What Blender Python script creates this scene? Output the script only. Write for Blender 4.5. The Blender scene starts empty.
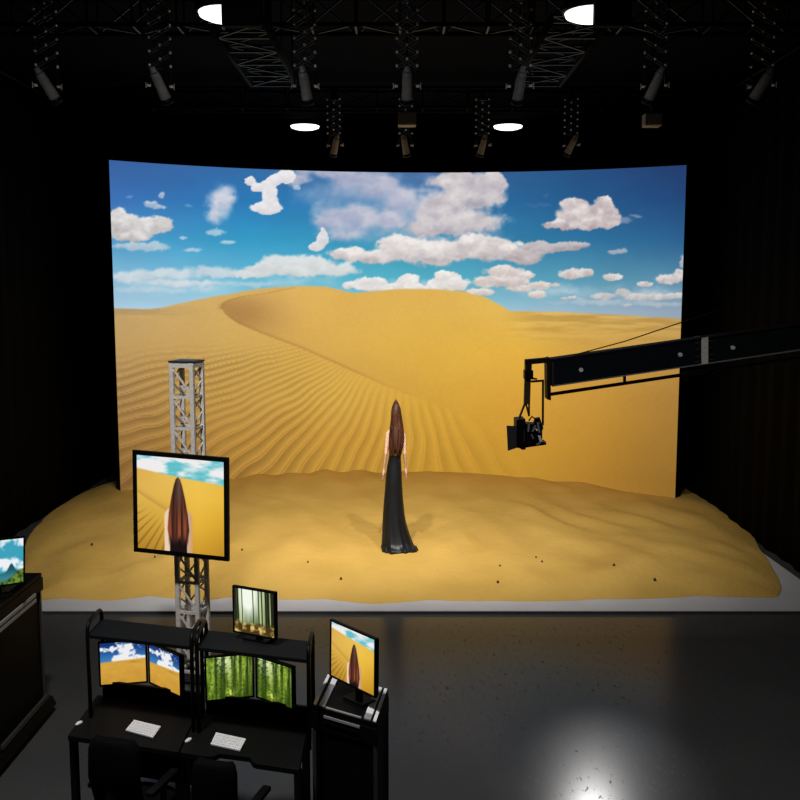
import bpy, math, random
import numpy as np
from mathutils import Vector, Matrix

random.seed(7)
C = bpy.context.scene.collection
SC = bpy.context.scene
PI = math.pi

# ------------------------------------------------------------------ camera
F, PITCH, CAMZ = 935.0, math.radians(6.6), 3.15
CAM = Vector((0, 0, CAMZ))
FW = Vector((0, math.cos(PITCH), -math.sin(PITCH)))
UP = Vector((0, math.sin(PITCH), math.cos(PITCH)))
RT = Vector((1, 0, 0))

def ray(px, py):
    return FW + RT * ((px - 400) / F) + UP * ((400 - py) / F)

def at_y(px, py, y):          # the measured pixel as a place at a known distance
    d = ray(px, py); return CAM + d * (y / d.y)

def at_z(px, py, z):          # the measured pixel as a place at a known height
    d = ray(px, py); return CAM + d * ((z - CAMZ) / d.z)

cam = bpy.data.cameras.new('camera'); cam.sensor_width = 36; cam.lens = F / 800 * 36
co = bpy.data.objects.new('camera', cam); C.objects.link(co)
co.location = CAM; co.rotation_euler = (PI / 2 - PITCH, 0, 0)
cam.clip_start = 0.05; cam.clip_end = 200
SC.camera = co
SC.view_settings.view_transform = 'Standard'
SC.view_settings.look = 'None'
SC.view_settings.exposure = 0
SC.view_settings.gamma = 1
SC.view_settings.use_curve_mapping = False
w = bpy.data.worlds.new('world'); SC.world = w; w.use_nodes = True
w.node_tree.nodes['Background'].inputs[0].default_value = (0.3, 0.4, 0.6, 1)
w.node_tree.nodes['Background'].inputs[1].default_value = 0.001

# ------------------------------------------------------------------ materials
def lin(c):
    c = np.asarray(c, float) / 255
    return np.where(c <= 0.04045, c / 12.92, ((c + 0.055) / 1.055) ** 2.4)

MATS = {}
def mat(name, col, rough=0.5, metal=0.0, var=0.12, scale=20, bump=0.0, bscale=60, spec=0.5, rvar=0.0):
    m = bpy.data.materials.new(name); m.use_nodes = True
    nt = m.node_tree; b = nt.nodes['Principled BSDF']
    b.inputs['Roughness'].default_value = rough
    b.inputs['Metallic'].default_value = metal
    b.inputs['Specular IOR Level'].default_value = spec
    tc = nt.nodes.new('ShaderNodeTexCoord')
    n = nt.nodes.new('ShaderNodeTexNoise'); n.inputs['Scale'].default_value = scale; n.inputs['Detail'].default_value = 4
    nt.links.new(tc.outputs['Object'], n.inputs['Vector'])
    r = nt.nodes.new('ShaderNodeValToRGB')
    c = np.array(col, float)
    r.color_ramp.elements[0].position = 0.3; r.color_ramp.elements[1].position = 0.7
    r.color_ramp.elements[0].color = (*(c * (1 - var)), 1)
    r.color_ramp.elements[1].color = (*np.minimum(c * (1 + var), 1), 1)
    nt.links.new(n.outputs['Fac'], r.inputs['Fac'])
    nt.links.new(r.outputs['Color'], b.inputs['Base Color'])
    if rvar:
        mr = nt.nodes.new('ShaderNodeMapRange')
        mr.inputs['To Min'].default_value = rough - rvar; mr.inputs['To Max'].default_value = rough + rvar
        nt.links.new(n.outputs['Fac'], mr.inputs['Value']); nt.links.new(mr.outputs['Result'], b.inputs['Roughness'])
    if bump:
        n2 = nt.nodes.new('ShaderNodeTexNoise'); n2.inputs['Scale'].default_value = bscale; n2.inputs['Detail'].default_value = 5
        nt.links.new(tc.outputs['Object'], n2.inputs['Vector'])
        bp = nt.nodes.new('ShaderNodeBump'); bp.inputs['Strength'].default_value = bump; bp.inputs['Distance'].default_value = 0.01
        nt.links.new(n2.outputs['Fac'], bp.inputs['Height']); nt.links.new(bp.outputs['Normal'], b.inputs['Normal'])
    MATS[name] = m
    return m

M_black = mat('black_plastic', (0.003, 0.003, 0.0033), 0.5, spec=0.12)
M_blackmetal = mat('black_powder_coat', (0.0035, 0.0035, 0.004), 0.45, spec=0.15)
M_shelf = mat('dark_laminate', (0.007, 0.008, 0.0095), 0.6, scale=6, spec=0.1)
M_desk = mat('charcoal_laminate', (0.0038, 0.004, 0.0043), 0.6, scale=6, spec=0.1)
M_boom = mat('crane_black', (0.007, 0.009, 0.012), 0.55, spec=0.12)
M_boomedge = mat('crane_dark_brown', (0.012, 0.005, 0.004), 0.6, spec=0.2)
M_olive = mat('dark_bronze', (0.05, 0.035, 0.018), 0.5, spec=0.3)
M_grey = mat('grey_metal', (0.30, 0.30, 0.31), 0.45, metal=0.3)
M_dgrey = mat('dark_grey_metal', (0.045, 0.045, 0.048), 0.4, metal=0.2)
M_alu = mat('brushed_aluminium', (0.80, 0.76, 0.71), 0.5, metal=0.0, scale=40)
M_white = mat('white_plastic', (0.80, 0.80, 0.81), 0.45, var=0.03)
M_strip = mat('bare_aluminium_trim', (0.92, 0.92, 0.93), 0.4, metal=0.0, var=0.04)
M_greystrip = mat('dull_aluminium_trim', (0.30, 0.30, 0.31), 0.5, metal=0.1, var=0.05)
M_chrome = mat('bright_zinc', (0.88, 0.88, 0.9), 0.35, metal=0.3, var=0.03)
M_case = mat('black_case_laminate', (0.0025, 0.0025, 0.0028), 0.55, spec=0.06)
M_far = mat('black_far_truss', (0.0012, 0.0012, 0.0014), 0.7, spec=0.03)
M_lattice = mat('black_hanger_steel', (0.0018, 0.0018, 0.002), 0.6, spec=0.05)
M_curtain = mat('black_drape', (0.0022, 0.0026, 0.0036), 0.95, scale=3, spec=0.05)
M_ceiling = mat('black_ceiling_paint', (0.0008, 0.0008, 0.001), 0.95, scale=2, spec=0.05)
M_stage = mat('white_stage_board', (0.46, 0.46, 0.485), 0.6, var=0.04, scale=3, spec=0.2)
M_skin = mat('skin', (0.72, 0.44, 0.30), 0.55, var=0.04, scale=30, spec=0.3)
M_hair = mat('brown_hair', (0.062, 0.021, 0.010), 0.5, var=0.85, scale=1, spec=0.3)
_nt = M_hair.node_tree; _n = [n for n in _nt.nodes if n.type == 'TEX_NOISE'][0]; _tc = [n for n in _nt.nodes if n.type == 'TEX_COORD'][0]
_mp = _nt.nodes.new('ShaderNodeMapping'); _mp.inputs['Scale'].default_value = (55, 55, 2.5)
_nt.links.new(_tc.outputs['Object'], _mp.inputs['Vector']); _nt.links.new(_mp.outputs['Vector'], _n.inputs['Vector'])
M_dress = mat('black_satin', (0.0085, 0.010, 0.012), 0.42, var=0.2, scale=12, spec=0.35)
M_fabric = mat('black_fabric', (0.0025, 0.0025, 0.0028), 0.9, scale=80, spec=0.05)
M_cable = mat('black_rubber', (0.006, 0.006, 0.006), 0.5, spec=.2)
M_pebble = mat('dark_pebble', (0.05, 0.03, 0.015), 0.8)
M_truss = mat('black_truss_paint', (0.002, 0.002, 0.0023), 0.4, spec=0.12)
M_fixture = mat('fixture_grey', (0.30, 0.30, 0.31), 0.4, metal=0.0)
M_glass = mat('lens_glass', (0.02, 0.02, 0.025), 0.05, spec=0.8)

def emis(name, col, strength):
    m = bpy.data.materials.new(name); m.use_nodes = True; nt = m.node_tree
    b = nt.nodes['Principled BSDF']
    b.inputs['Base Color'].default_value = (0.8, 0.8, 0.8, 1)
    b.inputs['Emission Color'].default_value = (*col, 1); b.inputs['Emission Strength'].default_value = strength
    return m

def screen_mat(name, strength=1.0, sampling=True):
    m = bpy.data.materials.new(name); m.use_nodes = True; nt = m.node_tree
    b = nt.nodes['Principled BSDF']
    b.inputs['Base Color'].default_value = (0.004, 0.004, 0.004, 1); b.inputs['Roughness'].default_value = 0.6
    b.inputs['Specular IOR Level'].default_value = 0.1
    a = nt.nodes.new('ShaderNodeAttribute'); a.attribute_name = 'picture'
    nt.links.new(a.outputs['Color'], b.inputs['Emission Color']); b.inputs['Emission Strength'].default_value = strength
    if not sampling: m.cycles.emission_sampling = 'NONE'
    return m
M_led = screen_mat('led_pixels', 1.0)
M_lcd = screen_mat('lcd_pixels', 1.0)
M_lamp = emis('lamp_diffuser', (1.0, 0.98, 0.96), 2.0)

# floor: dark polished concrete with scuffs
mf = bpy.data.materials.new('dark_polished_concrete'); mf.use_nodes = True
nt = mf.node_tree; b = nt.nodes['Principled BSDF']
tc = nt.nodes.new('ShaderNodeTexCoord')
n1 = nt.nodes.new('ShaderNodeTexNoise'); n1.inputs['Scale'].default_value = 0.9; n1.inputs['Detail'].default_value = 5
nt.links.new(tc.outputs['Object'], n1.inputs['Vector'])
r1 = nt.nodes.new('ShaderNodeValToRGB')
r1.color_ramp.elements[0].position = 0.3; r1.color_ramp.elements[0].color = (0.050, 0.050, 0.051, 1)
r1.color_ramp.elements[1].position = 0.7; r1.color_ramp.elements[1].color = (0.066, 0.065, 0.065, 1)
nt.links.new(n1.outputs['Fac'], r1.inputs['Fac']); nt.links.new(r1.outputs['Color'], b.inputs['Base Color'])
mp = nt.nodes.new('ShaderNodeMapping'); mp.inputs['Scale'].default_value = (7, 2.2, 1); mp.inputs['Rotation'].default_value = (0, 0, 0.35)
nt.links.new(tc.outputs['Object'], mp.inputs['Vector'])
n2 = nt.nodes.new('ShaderNodeTexNoise'); n2.inputs['Scale'].default_value = 4.6; n2.inputs['Detail'].default_value = 9; n2.inputs['Roughness'].default_value = 0.72
nt.links.new(mp.outputs['Vector'], n2.inputs['Vector'])
r2 = nt.nodes.new('ShaderNodeValToRGB')
r2.color_ramp.elements[0].position = 0.345; r2.color_ramp.elements[0].color = (0.6, 0.6, 0.6, 1)
r2.color_ramp.elements[1].position = 0.42; r2.color_ramp.elements[1].color = (0.19, 0.19, 0.19, 1)
nt.links.new(n2.outputs['Fac'], r2.inputs['Fac']); nt.links.new(r2.outputs['Color'], b.inputs['Roughness'])
r3 = nt.nodes.new('ShaderNodeMapRange'); r3.inputs['From Min'].default_value = .345; r3.inputs['From Max'].default_value = .43
r3.inputs['To Min'].default_value = 0.0; r3.inputs['To Max'].default_value = 0.09
nt.links.new(n2.outputs['Fac'], r3.inputs['Value']); nt.links.new(r3.outputs['Result'], b.inputs['Specular IOR Level'])
M_floor = mf

# sand
ms = bpy.data.materials.new('golden_sand'); ms.use_nodes = True
nt = ms.node_tree; b = nt.nodes['Principled BSDF']; b.inputs['Roughness'].default_value = 0.95
b.inputs['Specular IOR Level'].default_value = 0.1
tc = nt.nodes.new('ShaderNodeTexCoord')
n1 = nt.nodes.new('ShaderNodeTexNoise'); n1.inputs['Scale'].default_value = 1.3; n1.inputs['Detail'].default_value = 6
nt.links.new(tc.outputs['Object'], n1.inputs['Vector'])
r1 = nt.nodes.new('ShaderNodeValToRGB')
r1.color_ramp.elements[0].position = 0.3; r1.color_ramp.elements[0].color = (0.51, 0.315, 0.070, 1)
r1.color_ramp.elements[1].position = 0.7; r1.color_ramp.elements[1].color = (0.61, 0.385, 0.095, 1)
nt.links.new(n1.outputs['Fac'], r1.inputs['Fac']); nt.links.new(r1.outputs['Color'], b.inputs['Base Color'])
n2 = nt.nodes.new('ShaderNodeTexNoise'); n2.inputs['Scale'].default_value = 14; n2.inputs['Detail'].default_value = 8
nt.links.new(tc.outputs['Object'], n2.inputs['Vector'])
bp = nt.nodes.new('ShaderNodeBump'); bp.inputs['Strength'].default_value = 0.45; bp.inputs['Distance'].default_value = 0.03
nt.links.new(n2.outputs['Fac'], bp.inputs['Height']); nt.links.new(bp.outputs['Normal'], b.inputs['Normal'])
M_sand = ms

# ------------------------------------------------------------------ mesh builder
class MB:
    def __init__(s): s.v = []; s.f = []; s.sm = []
    def add(s, vs, fs, smooth=False):
        o = len(s.v); s.v += [Vector(v) for v in vs]
        for f in fs: s.f.append([i + o for i in f]); s.sm.append(smooth)
    def hexa(s, p):   # p: 4 bottom (ccw) + 4 top
        s.add(p, [(3, 2, 1, 0), (4, 5, 6, 7), (0, 1, 5, 4), (1, 2, 6, 5), (2, 3, 7, 6), (3, 0, 4, 7)])
    def box(s, c, size, rot=None):
        c = Vector(c); x, y, z = [k / 2 for k in size]
        p = [Vector(q) for q in ((-x, -y, -z), (x, -y, -z), (x, y, -z), (-x, y, -z), (-x, -y, z), (x, -y, z), (x, y, z), (-x, y, z))]
        if rot is not None: p = [rot @ q for q in p]
        s.hexa([c + q for q in p])
    def bar(s, a, b, w, h=None, up=(0, 0, 1)):
        a = Vector(a); b = Vector(b); h = w if h is None else h
        d = (b - a).normalized(); u = Vector(up)
        if abs(d.dot(u)) > 0.98: u = Vector((0, 1, 0))
        x = d.cross(u).normalized(); z = x.cross(d).normalized()
        p = []
        for e in (a, b):
            p += [e - x * w / 2 - z * h / 2, e + x * w / 2 - z * h / 2, e + x * w / 2 + z * h / 2, e - x * w / 2 + z * h / 2]
        s.hexa(p)
    def tube(s, pts, r, seg=10):
        pts = [Vector(p) for p in pts]; n = len(pts)
        rs = r if isinstance(r, (list, tuple)) else [r] * n
        rings = []; prev = None
        for i, p in enumerate(pts):
            d = (pts[min(i + 1, n - 1)] - pts[max(i - 1, 0)]).normalized()
            if prev is None:
                u = Vector((0, 0, 1)) if abs(d.z) < 0.9 else Vector((0, 1, 0))
                x = d.cross(u).normalized()
            else:
                x = (prev - d * prev.dot(d)).normalized()
            prev = x; y = d.cross(x)
            rings.append([p + (x * math.cos(2 * PI * k / seg) + y * math.sin(2 * PI * k / seg)) * rs[i] for k in range(seg)])
        s.rings(rings)
    def rings(s, rings, caps=True):
        seg = len(rings[0]); vs = [v for r in rings for v in r]; fs = []
        for i in range(len(rings) - 1):
            for k in range(seg):
                a = i * seg + k; b_ = i * seg + (k + 1) % seg
                fs.append((a, b_, b_ + seg, a + seg))
        s.add(vs, fs, True)
        if caps:
            o = len(s.v) - len(vs)
            s.f.append([o + k for k in range(seg)][::-1]); s.sm.append(False)
            s.f.append([o + (len(rings) - 1) * seg + k for k in range(seg)]); s.sm.append(False)
    def cyl(s, a, b, r, r2=None, seg=16): s.tube([a, b], [r, r if r2 is None else r2], seg)
    def ball(s, c, r, seg=10, ring=6):
        c = Vector(c); r = Vector((r, r, r)) if not hasattr(r, '__len__') else Vector(r)
        R = []
        for i in range(ring + 1):
            t = PI * (0.001 + 0.998 * i / ring)
            R.append([c + Vector((r.x * math.sin(t) * math.cos(2 * PI * k / seg), r.y * math.sin(t) * math.sin(2 * PI * k / seg), r.z * -math.cos(t))) for k in range(seg)])
        s.rings(R)
    def lathe(s, prof, c, seg=24, axis=None):
        c = Vector(c); m = axis if axis is not None else Matrix.Identity(3)
        s.rings([[c + m @ Vector((max(r, 1e-4) * math.cos(2 * PI * k / seg), max(r, 1e-4) * math.sin(2 * PI * k / seg), z)) for k in range(seg)] for r, z in prof])
    def prism(s, poly, z0, z1, fn=None):
        n = len(poly); fn = fn or (lambda x, y, z: Vector((x, y, z)))
        vs = [fn(x, y, z0) for x, y in poly] + [fn(x, y, z1) for x, y in poly]
        s.add(vs, [list(range(n))[::-1], list(range(n, 2 * n))] + [(i, (i + 1) % n, n + (i + 1) % n, n + i) for i in range(n)])
    def build(s, name, m, parent=None, bevel=0.0, loc=None):
        o0 = Vector(loc) if loc is not None else (parent_loc(parent) if parent else Vector((0, 0, 0)))
        me = bpy.data.meshes.new(name)
        me.from_pydata([tuple(v - o0) for v in s.v], [], s.f)
        me.polygons.foreach_set('use_smooth', s.sm); me.materials.append(m); me.update()
        import bmesh
        bm = bmesh.new(); bm.from_mesh(me); bmesh.ops.recalc_face_normals(bm, faces=bm.faces); bm.to_mesh(me); bm.free()
        o = bpy.data.objects.new(name, me); C.objects.link(o)
        if parent: o.parent = parent
        elif loc is not None: o.location = o0
        if bevel:
            bv = o.modifiers.new('bevel', 'BEVEL'); bv.width = bevel; bv.segments = 2; bv.limit_method = 'ANGLE'
        return o

def parent_loc(p):
    l = Vector((0, 0, 0))
    while p: l += p.location; p = p.parent
    return l

def tag(o, label, cat, group=None, kind=None):
    o['label'] = label; o['category'] = cat
    if group: o['group'] = group
    if kind: o['kind'] = kind
    return o
def thing(name, label, cat, loc, group=None):
    o = bpy.data.objects.new(name, None); C.objects.link(o); o.location = loc; o.empty_display_size = 0.1
    return tag(o, label, cat, group)
def one(fn, *a, **k):
    m = MB(); getattr(m, fn)(*a, **k); return m

# ------------------------------------------------------------------ noise
RNG = np.random.RandomState(3)
TAB = RNG.rand(256, 256)
def vnoise(x, y, seed=0):
    x = np.asarray(x, float) + seed * 17.31; y = np.asarray(y, float) + seed * 9.77
    xi = np.floor(x).astype(int); yi = np.floor(y).astype(int)
    fx = x - xi; fy = y - yi; fx = fx * fx * (3 - 2 * fx); fy = fy * fy * (3 - 2 * fy)
    g = lambda a, b_: TAB[a & 255, b_ & 255]
    return (g(xi, yi) * (1 - fx) + g(xi + 1, yi) * fx) * (1 - fy) + (g(xi, yi + 1) * (1 - fx) + g(xi + 1, yi + 1) * fx) * fy
def fbm(x, y, octv=4, seed=0):
    s = 0; a = 0.5; t = 0
    for k in range(octv):
        s = s + a * vnoise(x * 2 ** k, y * 2 ** k, seed + k); t += a; a *= 0.5
    return s / t
def sstep(a, b_, x):
    t = np.clip((x - a) / (b_ - a), 0, 1); return t * t * (3 - 2 * t)
def mix(a, b_, t):
    t = np.asarray(t)[..., None]; return np.asarray(a, float) * (1 - t) + np.asarray(b_, float) * t
def table(x, y, xs, ys, rows):
    rows = np.array(rows, float); out = np.zeros(x.shape + (3,))
    xi = np.clip(np.searchsorted(xs, x) - 1, 0, len(xs) - 2); yi = np.clip(np.searchsorted(ys, y) - 1, 0, len(ys) - 2)
    xs = np.array(xs, float); ys = np.array(ys, float)
    fx = np.clip((x - xs[xi]) / (xs[xi + 1] - xs[xi]), 0, 1)[..., None]; fy = np.clip((y - ys[yi]) / (ys[yi + 1] - ys[yi]), 0, 1)[..., None]
    return (rows[yi, xi] * (1 - fx) + rows[yi, xi + 1] * fx) * (1 - fy) + (rows[yi + 1, xi] * (1 - fx) + rows[yi + 1, xi + 1] * fx) * fy

# ------------------------------------------------------------------ the desert picture shown on the LED wall
CLOUDS = [
 ([(345,190,60,30),(400,200,40,36),(445,210,40,34),(355,225,48,24),(420,240,60,18),(470,225,34,22),(330,172,50,10)], 1.25, 1.1, 26, (202,202,216), (150,165,200), .80),
 ([(180,285,80,12),(300,280,60,12),(420,285,60,8),(560,292,70,10),(650,295,50,10)], 1.6, .6, 22, (220,226,231), (205,215,224), .8),
 # ellipses, edge, noise amp, noise scale, light, shade, opacity
 ([(330,172,40,11),(372,182,42,20),(352,212,42,15),(400,200,22,14),(420,205,26,20),(330,222,26,10),(300,180,16,6),(385,222,40,14),(345,235,30,10)], .75, .95, 15, (206,203,214), (150,158,190), .92),
 ([(458,181,32,12),(476,195,30,17),(445,210,26,22),(492,180,11,15),(500,186,6,8),(470,222,36,14),(430,226,30,12)], .38, .75, 13, (226,218,216), (165,158,172), .97),
 ([(400,247,26,13),(440,252,46,14),(480,246,28,13),(505,250,22,12),(375,256,26,8),(520,254,18,8),(350,254,20,8)], .30, .65, 11, (240,234,230), (176,166,170), 1),
 ([(122,224,20,13),(120,214,9,8),(146,226,22,11),(163,224,11,8),(132,236,22,6)], .22, .4, 9, (232,230,228), (176,172,172), 1),
 ([(135,246,26,5),(155,247,18,6)], .5, .6, 8, (205,215,222), (180,190,200), .8),
 ([(150,204,8,4),(158,207,9,2.5)], .4, .6, 5, (215,220,228), (150,170,200), .85),
 ([(162,195,3.5,4)], .5, .5, 4, (205,212,224), (160,180,205), .8),
 ([(130,197,4,2)], .6, .5, 4, (130,165,205), (120,150,195), .6),
 ([(188,206,5,2)], .8, .5, 4, (120,175,215), (110,160,200), .7),
 ([(219,202,17,21),(226,197,12,14),(214,214,10,12)], .85, .45, 9, (222,222,230), (190,195,212), .95),
 ([(216,232,12,4),(227,242,9,2.5),(192,250,12,2.5),(183,238,5,2)], .6, .5, 6, (205,222,232), (180,205,222), .75),
 ([(250,181,7,4.5),(258,187,8,4.5),(268,188,8,9),(269,197,8,12),(266,208,17,6.5),(275,180,8,6),(285,177,9,7),(290,176,5,6)], .14, .28, 6, (236,234,236), (212,210,214), 1),
 ([(297,187,5,3)], .4, .5, 5, (190,205,225), (170,190,215), .8),
 ([(322,240,6.5,8),(324,234,4,7),(316,247,8,4)], .16, .3, 6, (228,228,230), (205,205,208), 1),
 ([(316,216,4,1.8)], .6, .5, 4, (150,190,220), (140,180,215), .7),
 ([(574,205,15,9),(604,204,11,8),(598,212,18,10),(578,216,24,10),(562,224,20,5),(608,220,14,8),(590,222,24,8)], .22, .42, 10, (232,224,220), (158,140,148), 1),
 ([(625,221,9,4),(636,216,8,2)], .8, .5, 6, (150,160,185), (130,145,175), .7),
 ([(562,247,26,5),(540,248,18,7),(524,256,22,9),(575,246,14,4)], .3, .5, 8, (205,196,196), (165,150,156), .95),
 ([(622,251,8,3),(612,252,6,2.5)], .5, .5, 5, (200,195,200), (170,170,180), .8),
 ([(575,274,18,5.5),(588,272,8,4)], .3, .5, 7, (226,220,216), (178,165,162), 1),
 ([(613,277,11.5,4.2)], .22, .3, 6, (232,226,222), (185,175,172), 1),
 ([(645,284,10,3),(668,279,16,5.5),(680,275,8,6)], .28, .45, 6, (226,220,218), (178,168,168), 1),
 ([(683,262,4,8)], .4, .4, 5, (200,200,205), (170,170,180), .9),
 ([(540,285,13,4.5),(536,294,12,4.5),(520,288,14,5),(556,285,4,2)], .3, .5, 6, (228,222,216), (188,176,170), 1),
 ([(602,296,14,3.5),(622,292,9,4),(640,297,16,4),(658,297,12,3.5),(675,296,14,4),(569,298,10,2),(628,305,6,1.6)], .35, .5, 6, (220,216,214), (180,172,172), .95),
 ([(600,302,60,4),(660,304,40,3)], .9, .6, 9, (200,205,212), (185,190,198), .6),
 ([(505,272,22,7),(492,282,24,6),(515,281,16,6),(478,292,16,4),(525,275,12,4)], .28, .5, 8, (234,226,220), (186,172,170), 1),
 ([(447,278,14,8),(452,285,18,7),(440,286,14,6)], .2, .4, 7, (244,240,236), (205,198,196), 1),
 ([(408,281,13,8),(400,287,14,5),(418,288,12,4)], .2, .4, 7, (244,240,236), (205,198,196), 1),
 ([(372,282,16,6),(360,285,18,5),(380,288,14,4)], .25, .4, 7, (240,238,234), (205,200,200), 1),
 ([(285,262,30,9),(310,264,30,9),(262,268,22,7),(298,270,36,8),(335,270,26,8),(250,275,24,5)], .45, .55, 10, (230,230,230), (205,205,205), .95),
 ([(165,274,44,7),(210,272,30,7),(130,277,26,6),(225,274,18,4),(185,283,60,4)], .6, .6, 10, (222,226,230), (195,203,212), .85),
 ([(160,290,70,4),(250,284,40,4),(205,288,16,3)], .9, .6, 10, (205,216,226), (190,205,218), .6),
 ([(546,195,3,3),(540,205,22,3)], 1, .9, 9, (90,120,175), (80,110,165), .5),
]
HZX = [100,150,160,200,235,265,300,325,345,355,375,400,430,460,485,500,510,560,620,700]
HZY = [308,309,308,299,293,288,286,286.5,291,293,291,289,289,291,297,305,311,312,315,320]
# the crest that separates the rippled slope from the shaded slip face (as x of y)
CRX = [302,268,244,229,222,221,225,238,262,300,345,385,420,470,520]
CRY = [287,293,296,300,304,308,314,323,333,347,367,385,399,418,436]

def poly_y(x, xs, ys): return np.interp(x, xs, ys)

def desert(x, y, clouds=True):
    x = np.asarray(x, float); y = np.asarray(y, float)
    sky = table(x, y, [110,250,400,550,680], [160,200,240,280,312], [
        [(58,98,160),(56,104,162),(80,105,155),(42,82,132),(36,60,106)],
        [(62,114,182),(44,120,180),(48,115,168),(40,96,146),(34,72,122)],
        [(80,155,202),(54,155,198),(58,146,180),(48,120,162),(44,96,142)],
        [(140,190,215),(105,185,212),(85,178,200),(92,162,188),(88,138,165)],
        [(172,203,224),(185,212,225),(150,200,215),(158,188,205),(148,165,182)]])
    sky = sky * (1 + 0.06 * (fbm(x / 40, y / 18, 3, 5) - .5))[..., None]
    if clouds:
        for i, (els, edge, amp, sc_, lt, sh, op) in enumerate(CLOUDS):
            wa = sc_ * .85
            xw = x + wa * (fbm(x / sc_, y / sc_, 4, i + 101) - .5) + wa * .35 * (fbm(x / sc_ * 3, y / sc_ * 3, 3, i + 131) - .5)
            yw = y + wa * .6 * (fbm(x / sc_ + 7, y / sc_, 4, i + 161) - .5) + wa * .3 * (fbm(x / sc_ * 3 + 5, y / sc_ * 3, 3, i + 171) - .5)
            D = np.zeros(x.shape); T = np.zeros(x.shape)
            for (cx, cy, rx, ry) in els:
                d = 1 - np.sqrt(((xw - cx) / rx) ** 2 + ((yw - cy) / ry) ** 2)
                e_ = np.exp(np.clip(5.5 * d, -30, 6)); D += e_; T += e_ * (yw - cy) / ry
            T = T / D; D = np.log(D) / 5.5
            n = fbm(x / sc_, y / (sc_ * .8), 5, i + 11) - .5
            a = sstep(0, edge, D + amp * n + .03) * op
            n2 = fbm(xw / (sc_ * .9) + 3.3, yw / (sc_ * .6), 4, i + 41) - .5
            lit = np.clip(.62 - .42 * T + 1.1 * n2, 0, 1)
            sky = mix(sky, 0, np.zeros_like(a)) * (1 - a[..., None]) + mix(sh, lt, lit) * a[..., None]
    # dunes
    base = table(x, y, [115,220,330,430,520,600,680], [305,350,400,440,480], [
        [(198,166,110),(208,170,100),(214,170,86),(222,178,84),(232,188,92),(208,168,92),(192,158,94)],
        [(190,154,98),(204,164,90),(216,172,80),(222,175,72),(225,175,68),(202,156,72),(184,140,70)],
        [(172,135,82),(196,152,76),(212,168,74),(217,167,62),(212,157,57),(195,144,58),(168,124,58)],
        [(160,120,66),(184,138,64),(202,152,60),(207,156,55),(202,148,49),(183,133,48),(158,116,50)],
        [(144,105,55),(168,124,54),(190,142,54),(196,146,50),(190,140,46),(168,120,43),(146,105,43)]])
    # rippled slope: left of / below the crest
    ridge = np.interp(x, [221,225,238,262,300,345,385,420,470,520], [308,314,323,333,347,367,385,399,418,436])
    upx = np.interp(y, [286,293,296,300,304,308], [302,268,244,229,222,221])
    below = np.where(x < 221, 1.0, sstep(-1.2, 1.2, y - ridge))
    below = np.maximum(below, sstep(-1.0, 1.0, upx - x) * (y < 309))
    slip = 1 - below
    ang = np.arctan2(y - 322 + 10 * (fbm(x / 40, y / 40, 2, 77) - .5), np.where(np.abs(x - 405) < 1e-3, 1e-3, 405 - x))
    ang = np.where(ang < 0, ang + PI, ang)
    ph = 8.5 * ang + 16.5 * (1 - np.exp(-ang / .45)) + .75 * (fbm(x / 40, y / 40, 2, 21) - .5) + .004 * (y - 400)
    s = ph * 1.0 % 1.0
    prof = np.where(s < .78, (s / .78) ** 1.3, (1 - s) / .22)
    r = np.hypot((x - 405), (y - 322))
    amp = sstep(45, 120, r) * sstep(.02, .22, ang) * (1 - sstep(1.75, 2.45, ang)) * below
    amp *= .55 + .9 * fbm(x / 45, y / 30, 3, 31)
    amp *= sstep(330, 372, y + .25 * (x - 250) * (x < 250) * 0 + 0)
    mid = sstep(300, 420, x)
    lineamt = amp * (.24 - .10 * mid)
    base = base * (1 + (lineamt * (prof - .62))[..., None] * np.array([1.0, 1.1, 1.25]))
    dark = sstep(.82, 1.0, prof) * amp * (.22 - .12 * mid)
    base = base * (1 - dark[..., None] * np.array([.8, 1.0, 1.15]))
    # slip face shading of the pictured dune
    sl = slip * (x > 215) * (x < 560)
    d1 = np.exp(-((x - 240) / 42) ** 2) * np.exp(-((y - 312) / 22) ** 2)
    d2 = np.exp(-((y - ridge) / 30) ** 2) * sstep(560, 300, x) * .55
    base = mix(base, (150,108,62), np.clip(sl * (d1 * .55 + d2 * .34), 0, 1))
    base = base * (1 + (sl * .05 * sstep(430, 300, x))[..., None])
    crest = np.exp(-((y - ridge) / 2.0) ** 2) * (x > 228) * (x < 430) * sstep(430, 330, x)
    base = mix(base, (150,105,55), crest * .35 * (y < ridge + 1))
    uc = np.exp(-((x - upx) / 2.5) ** 2) * (y < 309) * (y > 287)
    base = mix(base, (160,118,66), uc * .5)
    # far right plain
    far = sstep(495, 540, x) * sstep(352, 318, y)
    st = fbm(x / 34, y / 3.2, 4, 61)
    base = mix(base, mix((176,138,70), (226,186,104), sstep(.3, .7, st)), far * .55)
    farL = sstep(215, 150, x) * sstep(322, 312, y)
    base = mix(base, mix((170,140,95), (205,172,118), sstep(.3, .7, st)), farL * .5)
    base = base * (1 + .05 * (fbm(x / 60, y / 40, 3, 91) - .5))[..., None]
    base = base * (1 + .025 * (vnoise(x * .6, y * .6, 5) - .5))[..., None]
    hz = np.interp(x, HZX, HZY)
    hzn = hz + .8 * (fbm(x / 9, x * 0, 3, 8) - .5)
    t = sstep(-.9, .9, y - hzn)
    rim = np.exp(-((y - hz - 1.5) / 2) ** 2) * sstep(500, 430, x)
    base = mix(base, (214,176,104), rim * .35 * (x > 160))
    return mix(sky, base, t) * 1.0 if False else sky * (1 - t[..., None]) + base * t[..., None]

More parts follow.
